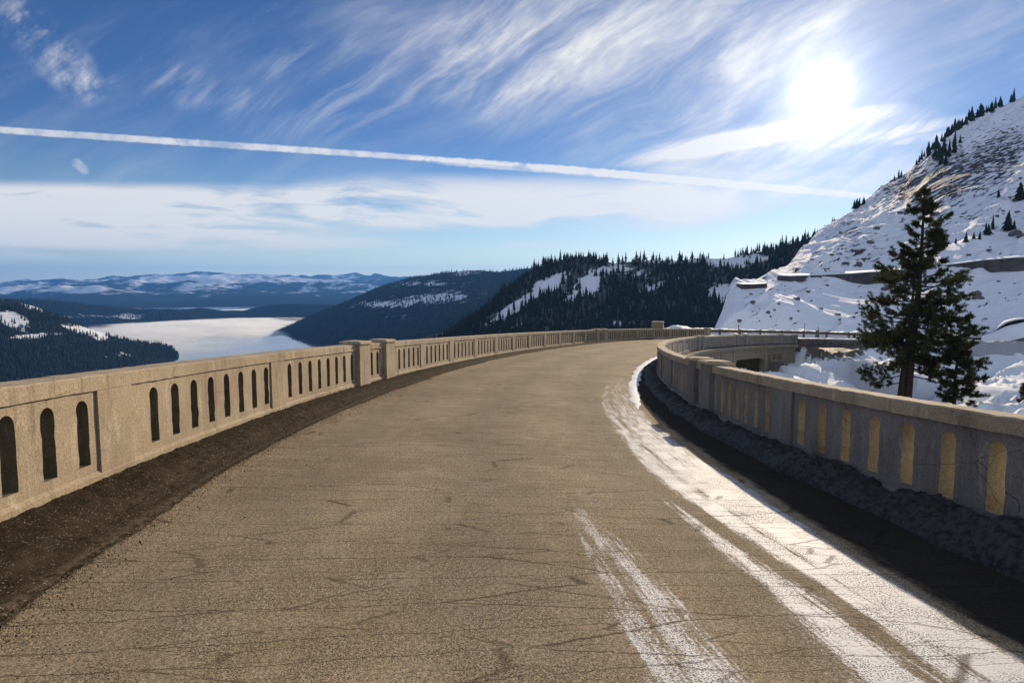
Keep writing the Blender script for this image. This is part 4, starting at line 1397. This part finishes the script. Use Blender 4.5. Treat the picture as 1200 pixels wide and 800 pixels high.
def bank(name, s0, s1, t0, t1, h, mat, label, seed, ds=.25, nseg=20, base=-.6):
    s = np.arange(s0, s1, ds); u = np.linspace(0, 1, nseg)
    S, U = np.meshgrid(s, u, indexing='ij')
    T = t0 + (t1 - t0) * U
    end = sstep(s0, s0 + 4, S) * (1 - sstep(s1 - 4, s1, S))
    hh = h * np.sin(np.pi * U) ** .6 * (.75 + .45 * fbm(S * .25, T * .4, seed, 4) + .3 * ridge(S * .6, T * .8, seed + 1, 3)) * (.3 + .7 * end)
    P = W(S, T, hh + base * (1 - np.sin(np.pi * U) ** .5)).reshape(-1, 3)
    tag(link(name, mesh_np(name, P, [grid_faces(len(s), nseg)], mat, True)), label, 'snow bank', kind='stuff')


bank('snow_bank', 68, 188, -8.6, -4.3, .95, M_SNOWCAP, 'white ploughed snow piled behind the guardrail on the far bend', 141)
bank('snow_bank', 70, 92, -3.5, -2.4, .3, M_SNOWCAP, 'broken white snow lumps lying along the road edge at the far bend', 151, .15, 14, -.1)
bank('snow_bank', 103, 172, 3.9, 8.0, 1.2, M_BERM, 'grey ploughed snow berm along the far road right of the pines', 161)


def guard_wall():
    root = empty('guard_wall', (0, 0, 0), 'low dark stone guard wall running right from the end of the shaded parapet', 'wall')
    a = 80.3
    while a < 186:
        mb = MB()
        extrude(mb, rect_prof(3.55, 3.95, -.8, .52, .03), a, a + 5.9, 1, .3, .03, int(a)); mb.build('wall_section', M_ROCK, root)
        mb = MB()
        extrude(mb, rect_prof(3.50, 4.0, .521, .64, .04), a, a + 5.9, 1, .3, .03, int(a) + 3); mb.build('snow_cap', M_SNOWCAP, root)
        a += 6.0


guard_wall()


def stone_block():
    p = at(770.5, 389, 63.5)
    root = empty('stone_pillar', tuple(p), 'squat tan stone pillar with recessed faces behind the far parapet', 'pillar')
    d = 63.5 / F_PX
    h = 12.5 * d; w = 6.9 * d
    import bmesh
    mb = MB()
    sec = [(-1.5, 1.0), (0, 1.0), (h * .86, .93), (h * .87, 1.02), (h * .97, 1.0), (h, .9)]
    V = []
    for z, k in sec:
        for sx, sy in ((-1, -1), (1, -1), (1, 1), (-1, 1)): V.append((sx * w * k, sy * w * k * .8, z))
    Q = [[i * 4 + j, i * 4 + (j + 1) % 4, i * 4 + 4 + (j + 1) % 4, i * 4 + 4 + j] for i in range(len(sec) - 1) for j in range(4)]
    Q += [[len(V) - 4, len(V) - 3, len(V) - 2, len(V) - 1]]
    mb.add(V, Q); o = mb.build('shaft', M_STONE, root)
    mb = MB()
    for sx in (-1, 1):
        mb.box((sx * w * .52, -w * .8, h * .45), (w * .07, .05, h * .36))
    mb.box((0, -w * .8, h * .82), (w * .6, .05, h * .03)); mb.build('frame', M_STONE, root)
    root.rotation_euler = (0, 0, R(-18))


stone_block()


def stake(px, py0, py1, d, rad, label, mat, name='snow_stake', tip=None):
    a = at(px, py0, d); b = at(px, py1, d); L = b[2] - a[2]
    root = empty(name, tuple(a), label, 'marker')
    mb = MB(); mb.tube([(0, 0, -.6), (0, 0, L * .5), (0.01, 0, L)], [rad, rad, rad * .85], 8); mb.build('pole', mat, root)
    mb = MB(); mb.tube([(0.01, 0, L * .82), (0.01, 0, L * .9)], [rad * 1.5, rad * 1.5], 8); mb.build('reflector', M_STAKE, root)


stake(942.5, 394, 378, 80, .035, 'thin bare snow stake nearest the bridge end behind the guardrail', M_WOODP)
stake(958.5, 392, 383, 80, .05, 'dark snow stake standing right behind the pale kerb post', M_WOODP)
stake(865.3, 391, 380.5, 74, .06, 'yellowish snow stake by the guardrail above the far parapet', M_STAKE)


def kerb_post():
    a = at(957.5, 398.5, 76)
    root = empty('kerb_post', tuple(a), 'pale concrete kerb post just right of the far parapet end', 'post')
    mb = MB(); mb.box((0, 0, .35), (.16, .16, .75)); mb.build('shaft', M_CONC_G, root)
    mb = MB(); mb.box((0, 0, 1.14), (.19, .19, .05)); mb.build('cap', M_CONC_G, root)


kerb_post()

# dark blocks and a hollow bank above the far road
for px, py, w, h, lab in [(1144, 392.5, 4.2, 3.2, 'rounded dark brown boulder in the snow right of the small pine'),
                          (1170, 392.0, 4.0, 3.0, 'dark boulder below the hollow snow bank, left of a squarer one'),
                          (1181, 391.3, 4.8, 2.6, 'flat square grey boulder at the right end of the far road')]:
    p = MTN.hit(px, py)
    if p is None: p = at(px, py, 100)
    k = p[1] / F_PX
    o = bpy.data.objects.new('boulder', BMS[int(px) % 4]); COL.objects.link(o)
    o.location = p + np.array([0, 0, h * k * .4]); o.scale = (w * k * .95, w * k, h * k * 1.3); o.rotation_euler = (0, 0, R(20))
    tag(o, lab, 'boulder')


def snow_ledge():
    # snow-roofed rock overhang at the right edge
    n = 40
    px = np.linspace(1150, 1260, n)
    top = np.interp(px, [1150, 1165, 1176, 1188, 1200, 1230, 1260], [392, 387, 377, 373.5, 372, 369, 372])
    lip = np.interp(px, [1150, 1165, 1172, 1180, 1190, 1200, 1230, 1260], [392.5, 388, 383, 378, 375.2, 374, 371, 374])
    flo = np.interp(px, [1150, 1165, 1180, 1200, 1230, 1260], [393.5, 388.5, 382, 377.5, 376, 378])
    roof = []; rock = []
    for a, t_, l_, f_ in zip(px, top, lip, flo):
        roof.append([at(a, f_ + 14, 116 * .80), at(a, f_, 119. * .80), ])
    V = []; rows = []
    for a, t_, l_, f_ in zip(px, top, lip, flo):
        V += [at(a, f_ + 18, 117.2 * .80), at(a, f_ + 6, 118.4 * .80), at(a, f_, 119.5 * .80), at(a, f_ - .2, 121.5 * .80)]
    mb = MB(); mb.add(V, grid_faces(n, 4)); 
    V2 = []
    for a, t_, l_, f_ in zip(px, top, lip, flo):
        V2 += [at(a, l_ + .2, 123. * .80), at(a, l_, 120.2 * .80), at(a, (t_ + l_) / 2, 120. * .80), at(a, t_, 122. * .80), at(a, t_ - 1.5, 127. * .80), at(a, t_ + 2, 136. * .80), at(a, t_ + 24, 140 * .80)]
    root = empty('snow_ledge', tuple(at(1180, 390, 119)), 'snow-capped rock ledge with a dark hollow under it at the right edge', 'rock ledge')
    base = np.asarray(root.location)
    mb = MB(); mb.add(np.array(V) - base, grid_faces(n, 4)); mb.build('snow_apron', M_SNOW, root, True)
    mb = MB(); mb.add(np.array(V2) - base, grid_faces(n, 7)); mb.build('snow_cap', M_SNOW, root, True)
    V3 = []
    for a, t_, l_, f_ in zip(px, top, lip, flo):
        V3 += [at(a, f_ + 2, 121.4 * .80), at(a, l_ - 1, 123.2 * .80)]
    V3 = np.array(V3); V3 += rng.normal(0, .12, V3.shape)
    mb = MB(); mb.add(V3 - base, grid_faces(n, 2)); mb.build('rock_face', M_ROCK, root)


snow_ledge()


# ------------------------------------------------------------------ the two pines
def pine(base, H, prof, seed, label, lean=(0, 0), trunk_r=.45, nwh=46, second=False, extra=(), dens=1.0):
    r = np.random.default_rng(seed)
    root = empty('pine_tree', tuple(base), label, 'pine tree')
    def axis(f): return np.array([lean[0] * f * H + .12 * math.sin(f * 5 + seed), lean[1] * f * H + .1 * math.cos(f * 4), f * H])
    tr = MB()
    fs = np.linspace(-.06, 1, 26)
    tr.tube([axis(f) for f in fs], [trunk_r * (1 - .93 * max(f, 0) ** .85) * (1.25 if f < .01 else 1) + .015 for f in fs], 10)
    if second:
        q = np.linspace(-.06, .62, 16)
        tr.tube([axis(f) + np.array([-.75 + .3 * f, -.2, 0]) for f in q], [trunk_r * .62 * (1 - .85 * max(f, 0) / .62) + .02 for f in q], 8)
    tr.build('trunk', M_BARK, root, True)
    lb = MB(); TU = []
    def limb(f, ang, L, up, curl, rad):
        p0 = axis(f)
        d = np.array([math.cos(ang), math.sin(ang), 0])
        n = 7; pts = []
        for i in range(n):
            q = i / (n - 1)
            pts.append(p0 + d * L * q * (1 - .06 * q) + np.array([0, 0, L * (up * q + curl * q * q)]) + r.normal(0, .03, 3) * L * .3 * q)
        pts = np.array(pts)
        lb.tube(pts, np.linspace(rad, .012, n), 5)
        # side twigs
        side = np.array([-d[1], d[0], 0])
        nt = int((4 + L * 4.9) * dens)
        for j in range(nt):
            q = r.uniform(.28, 1.0) ** .8
            b = np.array([np.interp(q, np.linspace(0, 1, n), pts[:, k]) for k in range(3)])
            tl = L * r.uniform(.13, .36) * (1.15 - q * .6) + .2
            td = d * r.uniform(.3, 1) + side * r.uniform(-1, 1) + np.array([0, 0, r.uniform(-.3, .75)])
            td /= np.linalg.norm(td)
            e = b + td * tl
            lb.tube([b, (b + e) / 2 + r.normal(0, .02, 3), e], [.014, .011, .008], 4)
            TU.append((e, td)); 
            if tl > .3: TU.append((b + td * tl * .62 + r.normal(0, .04, 3), td))
        TU.append((pts[-1], d + np.array([0, 0, .4])))
    for i in range(nwh):
        f = .17 + .82 * (i + r.uniform(0, .8)) / nwh
        mx = np.interp(f, [p[0] for p in prof], [p[1] for p in prof]) * r.choice([.6, .9, 1.0, 1.15])
        for k in range(r.integers(2, 6)):
            ang = r.uniform(0, 6.283)
            L = mx * r.uniform(.35, 1.15)
            asym = np.interp(f, [p[0] for p in prof], [p[2] for p in prof])
            L *= 1 - asym * math.cos(ang)
            if r.uniform() < .13: continue
            up = np.interp(f, [.15, .5, .8, 1], [-.28, .0, .3, .8]) + r.normal(0, .1)
            limb(f, ang, max(L, .25), up, r.uniform(.05, .3), .02 + .016 * L)
    for f, ang, L, up, curl in extra: limb(f, ang, L, up, curl, .07)
    for q in (.97, 1.0): TU.append((axis(q), np.array([0, 0, 1.])))
    lb.build('limbs', M_BARK, root)
    # needle tufts
    C = np.array([t[0] for t in TU]); D = np.array([t[1] / np.linalg.norm(t[1]) for t in TU])
    NN = 32
    n = len(C)
    dirs = r.normal(0, 1, (n, NN, 3)); dirs /= np.linalg.norm(dirs, axis=2)[..., None]
    dirs = dirs * .85 + D[:, None, :] * .55; dirs /= np.linalg.norm(dirs, axis=2)[..., None]
    ln = r.uniform(.15, .29, (n, NN, 1)) * r.uniform(.8, 1.25, (n, 1, 1))
    sd_ = np.cross(dirs, r.normal(0, 1, (n, NN, 3))); sd_ /= np.linalg.norm(sd_, axis=2)[..., None]
    off = D[:, None, :] * r.uniform(-.16, .06, (n, NN, 1))
    b = C[:, None, :] + off
    w = .019
    V = np.stack([b - sd_ * w * .6, b + sd_ * w * .6, b + dirs * ln * .6 + sd_ * w, b + dirs * ln + sd_ * .002, b + dirs * ln * .6 - sd_ * w], 2).reshape(-1, 3)
    k = np.arange(n * NN)[:, None] * 5
    link('crown', mesh_np('crown', V, [np.hstack([k, k + 1, k + 2, k + 4]), np.hstack([k + 4, k + 2, k + 3])], M_NEEDLE), root)
    return root


b1 = at(1064, 474, 60); b1[2] -= .3
pine(b1, 20.3, [(.15, 3.1, .1), (.25, 4.4, .05), (.42, 4.5, .1), (.5, 4.2, .1), (.6, 3.2, -.05), (.72, 2.7, .0), (.8, 2.0, .05), (.87, 1.0, .1), (.93, .65, 0), (1, .3, 0)], 5,
     'tall ragged pine with a twin trunk growing below the right parapet', (.022, 0), .46, 52, True,
     [(.16, math.pi * 1.02, 4.4, -.28, .12), (.2, math.pi * .93, 4.2, -.3, .02), (.12, math.pi * .8, 2.5, -.25, 0), (.15, -.3, 3.0, -.2, 0), (.2, .3, 3.2, -.25, .05), (.33, math.pi * 1.05, 5.2, -.06, .08), (.3, math.pi * .95, 4.8, -.1, .1)])
b2 = at(1119, 482, 56); b2[2] -= .3
pine(b2, 8.3, [(.12, 1.2, 0), (.25, 1.8, -.1), (.45, 1.9, -.15), (.65, 1.6, -.1), (.82, 1.35, .0), (.93, .9, .1), (1, .3, 0)], 9,
     'smaller dense pine standing just right of the tall twin-trunked one', (-.01, 0), .17, 34, dens=.62)

b3 = at(1204, 474, 56); b3[2] -= .2
pine(b3, 1.9, [(.1, .5, 0), (.5, .8, 0), (1, .25, 0)], 13, 'low dark pine sapling at the right edge of the snowfield', (0, 0), .06, 9, dens=.7)


# ------------------------------------------------------------------ fog on the lake
def fog_patch(name, outline, ztop, dens, label, seed):
    """closed low cloud: plan outline given as (az px, distance); flat below, rolling above, thinning to its rim"""
    c = np.array([(r * math.sin(az_te(px, 360)[0]), r * math.cos(az_te(px, 360)[0])) for px, r in outline])
    cen = c.mean(0)
    na, nr = 160, 40
    t = np.linspace(0, 1, len(c) + 1); cc = np.vstack([c, c[:1]])
    ta = np.linspace(0, 1, na, endpoint=False)
    rim = np.stack([np.interp(ta, t, cc[:, k]) for k in range(2)], 1)
    for _ in range(6): rim = (np.roll(rim, 1, 0) + rim * 2 + np.roll(rim, -1, 0)) / 4
    f = np.linspace(0.02, 1, nr)
    X = cen[0] + (rim[:, 0] - cen[0])[:, None] * f; Y = cen[1] + (rim[:, 1] - cen[1])[:, None] * f
    jag = 1 + .05 * fbm(X * .002, Y * .002, seed, 3)
    X = cen[0] + (X - cen[0]) * jag; Y = cen[1] + (Y - cen[1]) * jag
    edge = np.clip((1 - f) / .75, 0, 1)[None, :] ** 1.1
    Z = LAKE_Z + 1.5 + ztop * edge * (.75 + .35 * fbm(X * .003, Y * .003, seed + 3, 4) + .3 * fbm(X * .012, Y * .012, seed + 5, 3))
    top = np.stack([X, Y, Z], -1); bot = np.stack([X, Y, 0 * Z + LAKE_Z + 1.0], -1)
    V = np.concatenate([top.reshape(-1, 3), bot.reshape(-1, 3)])
    N = na * nr; Q = []
    for i in range(na):
        i2 = (i + 1) % na
        for j in range(nr - 1):
            Q.append([i * nr + j, i * nr + j + 1, i2 * nr + j + 1, i2 * nr + j])
            Q.append([N + i * nr + j, N + i2 * nr + j, N + i2 * nr + j + 1, N + i * nr + j + 1])
        Q.append([i * nr + nr - 1, N + i * nr + nr - 1, N + i2 * nr + nr - 1, i2 * nr + nr - 1])
    k = len(V); V = np.vstack([V, [[*cen, Z[:, 0].mean()]], [[*cen, LAKE_Z + 1.0]]])
    T = [[k, i * nr, ((i + 1) % na) * nr] for i in range(na)] + [[k + 1, N + ((i + 1) % na) * nr, N + i * nr] for i in range(na)]
    m = bpy.data.materials.new('fog_air'); m.use_nodes = True; m.node_tree.nodes.clear(); q = NT(m.node_tree)
    o = q('ShaderNodeOutputMaterial'); v = q('ShaderNodeVolumePrincipled')
    v.inputs['Color'].default_value = (.95, .97, .995, 1); v.inputs['Density'].default_value = dens; v.inputs['Anisotropy'].default_value = .45
    P = q('ShaderNodeTexCoord').outputs['Object']
    zz = q('ShaderNodeSeparateXYZ', {0: P}).outputs[2]
    hgt = q.ss(zz, LAKE_Z + ztop * .25, LAKE_Z + ztop * 1.15, 1., .08)
    nn = q.ss(q.noise(P, .0021, 4, .6), .36, .6, .06, 1.5)
    q.set(v.inputs['Density'], q.m('MULTIPLY', q.m('MULTIPLY', hgt, nn), dens))
    q.l.new(v.outputs[0], o.inputs['Volume'])
    tag(link(name, mesh_np(name, V, [np.array(Q), np.array(T)], m, True)), label, 'fog', kind='stuff')


fog_patch('lake_fog', [(120, 4900), (40, 4300), (50, 3500), (100, 3050), (160, 2950), (200, 2950), (250, 3050), (300, 3150), (350, 3450), (365, 4400), (360, 5200), (250, 5300)], 36, .012, 'white bank of low fog lying across the far half of the lake', 171)
fog_patch('lake_fog', [(215, 3350), (130, 3200), (100, 2900), (140, 2650), (190, 2550), (240, 2600), (310, 2800), (350, 3100), (330, 3400)], 22, .0035, 'thin wisp of mist drifting off the left shore over the near water', 181)
fog_patch('valley_mist', [(190, 6700), (190, 6300), (300, 6250), (430, 6300), (430, 6700), (300, 6900)], 22, .004, 'pale strip of mist in the valley before the far mountains', 191)


# ------------------------------------------------------------------ haze
def build_haze():
    m = bpy.data.materials.new('haze_air'); m.use_nodes = True; m.node_tree.nodes.clear(); q = NT(m.node_tree)
    o = q('ShaderNodeOutputMaterial'); v = q('ShaderNodeVolumePrincipled')
    v.inputs['Color'].default_value = (.13, .40, 1.0, 1); v.inputs['Density'].default_value = 3.6e-5; v.inputs['Anisotropy'].default_value = .25
    q.l.new(v.outputs[0], o.inputs['Volume'])
    L = 30000; zb, zt = LAKE_Z - 320, 760
    V = [(sx * L, sy * L, z) for z in (zb, zt) for sx, sy in ((-1, -1), (1, -1), (1, 1), (-1, 1))]
    Q = [[3, 2, 1, 0], [4, 5, 6, 7], [0, 1, 5, 4], [1, 2, 6, 5], [2, 3, 7, 6], [3, 0, 4, 7]]
    tag(link('haze', mesh_np('haze', V, [np.array(Q)], m)), 'thin blue air between the road and the far mountains', 'haze', kind='stuff')


build_haze()


# ------------------------------------------------------------------ sun lamp and sky
sl = bpy.data.lights.new('sun', 'SUN'); sl.energy = 5.0; sl.angle = R(.5); sl.color = (1.0, .82, .58)
so = bpy.data.objects.new('sun', sl); COL.objects.link(so)
from mathutils import Vector
so.rotation_euler = Vector(tuple(sd)).to_track_quat('Z', 'Y').to_euler()
so.location = (20, -20, 60)

wd = bpy.data.worlds.new('World'); SC.world = wd; wd.use_nodes = True
wd.node_tree.nodes.clear(); k = NT(wd.node_tree)
out = k('ShaderNodeOutputWorld'); bg = k('ShaderNodeBackground')
k.l.new(bg.outputs[0], out.inputs[0])
sky = k('ShaderNodeTexSky', sky_type='NISHITA'); sky.sun_disc = False
sky.sun_elevation = SUN_EL; sky.sun_rotation = SUN_AZ; sky.altitude = 2200; sky.air_density = 1.0; sky.dust_density = .3; sky.ozone_density = 2.0
D = k('ShaderNodeTexCoord').outputs['Generated']
sep = k('ShaderNodeSeparateXYZ', {0: D})
dx, dy, dz = sep.outputs
inv = k.m('DIVIDE', 1., k.m('MAXIMUM', dy, .12))
U = k.m('MULTIPLY', dx, inv); Vv = k.m('MULTIPLY', dz, inv)      # direction as tangents east/up about due north
UV = k('ShaderNodeCombineXYZ', {0: U, 1: Vv, 2: 0.}).outputs[0]


def uv_of(px, py):
    d = ray(px, py); return d[0] / d[1], d[2] / d[1]


# wisps: generic cirrus texture warped by a slow field
warp = k('ShaderNodeTexNoise', {'Vector': UV, 'Scale': 2.2, 'Detail': 3.}).outputs['Color']
WUV = k.mix(.12, UV, warp)
def wisp(ang, sx, sy, scale, seed, det=7, rough=.62):
    return k.noise(k.vscale(k.vscale(WUV, (1, 1, 1), (0, 0, -ang)), (sx, sy, 1), (0, 0, 0), (seed * 3.1, seed * 1.7, 0)), scale, det, rough, .3)
w_flat = wisp(R(-2), .9, 6.5, 2.2, 1)
w_fine = wisp(R(-2), 2.2, 16, 3.0, 2)
w_diag = wisp(R(27), 1.0, 5.5, 3.7, 3, 9, .66)
w_diag2 = wisp(R(38), 1.6, 9, 3.4, 7)
w_puff = k.noise(WUV, 22, 6, .65)
w_low = k.noise(UV, 2.6, 4, .55)


def stroke(px0, py0, px1, py1, wpx, pw=1.0):
    """soft band between two directions of the sky; returns 0..1"""
    u0, v0 = uv_of(px0, py0); u1, v1 = uv_of(px1, py1)
    cx, cy = (u0 + u1) / 2, (v0 + v1) / 2
    L = math.hypot(u1 - u0, v1 - v0) / 2; an = math.atan2(v1 - v0, u1 - u0); w = wpx / F_PX
    ca_, sa_ = math.cos(an), math.sin(an)
    du = k.m('SUBTRACT', U, cx); dv = k.m('SUBTRACT', Vv, cy)
    a = k.m('DIVIDE', k.m('ADD', k.m('MULTIPLY', du, ca_), k.m('MULTIPLY', dv, sa_)), L)
    b = k.m('DIVIDE', k.m('SUBTRACT', k.m('MULTIPLY', dv, ca_), k.m('MULTIPLY', du, sa_)), w)
    r2 = k.m('ADD', k.m('POWER', k.m('ABSOLUTE', a), 4.), k.m('MULTIPLY', b, b))
    return k.ss(r2, 1.0, .0)


def addc(x, y): return k.m('ADD', x, y)
def mulc(x, y): return k.m('MULTIPLY', x, y)


parts = []
# broad low sheet of cloud
sheet = addc(mulc(stroke(-500, 238, 640, 250, 34), 1.0), addc(mulc(stroke(300, 234, 900, 245, 38), .7), mulc(stroke(-400, 275, 520, 285, 15), .75)))
parts.append(mulc(sheet, k.ss(addc(mulc(w_flat, .7), mulc(w_fine, .4)), .38, .61, .05, 1.5)))
parts.append(mulc(addc(stroke(500, 252, 840, 258, 15), stroke(580, 287, 700, 290, 6)), k.ss(w_fine, .35, .65, .2, .9)))
parts.append(mulc(stroke(-200, 298, 420, 300, 8), k.ss(w_fine, .42, .68, .0, .6)))
# fan of cirrus from upper middle to the sun
fan = addc(mulc(stroke(480, 75, 1060, 5, 120), .85), addc(mulc(stroke(640, 185, 1150, 120, 48), .55), mulc(stroke(500, 120, 720, 10, 55), .6)))
parts.append(mulc(fan, k.ss(addc(mulc(w_diag, .55), addc(mulc(w_diag2, .3), mulc(w_puff, .15))), .41, .72, .03, .74)))
parts.append(mulc(stroke(350, 30, 1350, -10, 190), k.ss(addc(mulc(w_diag, .5), mulc(w_low, .5)), .35, .7, .06, .45)))
parts.append(mulc(stroke(250, 130, 620, 60, 70), k.ss(w_diag2, .42, .7, .0, .35)))
parts.append(mulc(mulc(stroke(720, 222, 1150, 165, 62), .85), k.ss(addc(mulc(w_flat, .4), mulc(w_diag, .6)), .36, .62, .12, 1.)))
parts.append(mulc(stroke(700, 195, 1085, 122, 14), k.ss(w_diag, .33, .6, .1, .9)))
parts.append(mulc(stroke(980, 170, 1175, 130, 8), k.ss(w_diag, .35, .6, .1, .7)))
parts.append(mulc(stroke(1040, 170, 1150, 150, 5), k.ss(w_diag2, .35, .6, .1, .6)))
# feathery plume upper left
plume = addc(mulc(stroke(-5, -5, 122, 122, 34), .9), addc(mulc(stroke(60, 95, 135, 108, 18), .6), mulc(stroke(0, 10, 60, 40, 28), .4)))
parts.append(mulc(plume, k.ss(addc(mulc(w_diag2, .35), addc(mulc(w_puff, .4), mulc(k.noise(UV, 9, 5, .6), .25))), .43, .66, .0, .8)))
parts.append(mulc(stroke(80, 60, 330, 135, 30), k.ss(w_diag, .48, .7, .0, .3)))
parts.append(mulc(stroke(84, 186, 104, 204, 7), k.ss(w_puff, .35, .6, .1, .6)))
# contrails
w_curl = k.noise(UV, 70, 4, .6)
def trail(px0, py0, px1, py1, w0, amt, rag=.35):
    b = stroke(px0, py0, px1, py1, w0)
    return mulc(mulc(k.ss(k.m('ADD', b, mulc(k.m('SUBTRACT', w_curl, .5), rag * 1.6)), .15, 1.), amt), k.ss(w_puff, .3, .62, 1 - rag, 1.))
parts.append(trail(-500, 119, 700, 199, 5.4, .88, .6))
parts.append(trail(460, 184, 800, 210, 7, .75, .8))
parts.append(trail(560, 190, 1100, 237, 6, .8, .6))
parts.append(trail(-150, 230, 330, 252, 5, .5, .5))
parts.append(trail(-200, 268, 420, 272, 4, .4, .5))
tot = parts[0]
for p in parts[1:]: tot = addc(tot, p)
# thin veil everywhere, and unseen bright cloud behind the camera, added as fill light
veil = mulc(k.ss(addc(mulc(w_diag, .5), mulc(w_low, .5)), .45, .75), .2)
pl = k('ShaderNodeCombineXYZ', {0: k.m('DIVIDE', dx, k.m('MAXIMUM', dz, .06)), 1: k.m('DIVIDE', dy, k.m('MAXIMUM', dz, .06)), 2: 0.}).outputs[0]
rear_fill = mulc(k.ss(k.noise(k.vscale(pl, (.4, 1.2, 1), (0, 0, .4)), 1.1, 6, .6), .34, .6), .8)
front = k.ss(dy, .1, .25)
cl = k.m('ADD', mulc(addc(tot, veil), front), mulc(rear_fill, k.m('SUBTRACT', 1., front)))
cl = k.m('MULTIPLY', cl, k.ss(dz, -.01, .05))
cl = k.m('MINIMUM', cl, 1.)

sdv = k('ShaderNodeCombineXYZ', {0: float(sd[0]), 1: float(sd[1]), 2: float(sd[2])}).outputs[0]
dt = k('ShaderNodeVectorMath', operation='DOT_PRODUCT'); k.set(dt.inputs[0], D); k.set(dt.inputs[1], sdv)
cosg = k.m('MAXIMUM', dt.outputs['Value'], 0.)
glow = addc(mulc(k.m('POWER', cosg, 220.), 2.5), k.m('DIVIDE', 24., k.m('ADD', 1., mulc(k.m('SUBTRACT', 1., cosg), 6000.))))
glow = addc(glow, mulc(k.m('POWER', cosg, 20.), .8))
SKY_TINT = k.mix(k.ss(dz, .0, .24), (1.35, 1.28, 1.15), (.42, .63, .93))
skyc = k.mix(1., sky.outputs[0], SKY_TINT, 'MULTIPLY')
cb = addc(10.2, mulc(k.m('POWER', cosg, 60.), 1.))
cloudc = k.mix(1., k('ShaderNodeCombineColor', {0: cb, 1: cb, 2: cb}), k.mix(front, (.86, .95, 1.1), (1.0, .975, .95)), 'MULTIPLY')  # the unseen rear fill cloud is tinted cooler
c = k.mix(k.m('MULTIPLY', cl, .9), skyc, cloudc)
g3 = k.mix(1., k('ShaderNodeCombineColor', {0: glow, 1: glow, 2: glow}), (1.0, .96, .88), 'MULTIPLY')
c = k.mix(1., c, g3, 'ADD')
k.set(bg.inputs['Color'], c)
bg.inputs['Strength'].default_value = .075

# ------------------------------------------------------------------ output
SC.view_settings.view_transform = 'Standard'
SC.view_settings.look = 'None'
SC.view_settings.exposure = 0.25
SC.view_settings.gamma = 1.0
SC.view_settings.use_curve_mapping = False
cy = SC.cycles
cy.max_bounces = 6; cy.diffuse_bounces = 3; cy.glossy_bounces = 2; cy.transmission_bounces = 2; cy.volume_bounces = 3; cy.transparent_max_bounces = 4
cy.use_denoising = True
cy.sample_clamp_indirect = 4.0
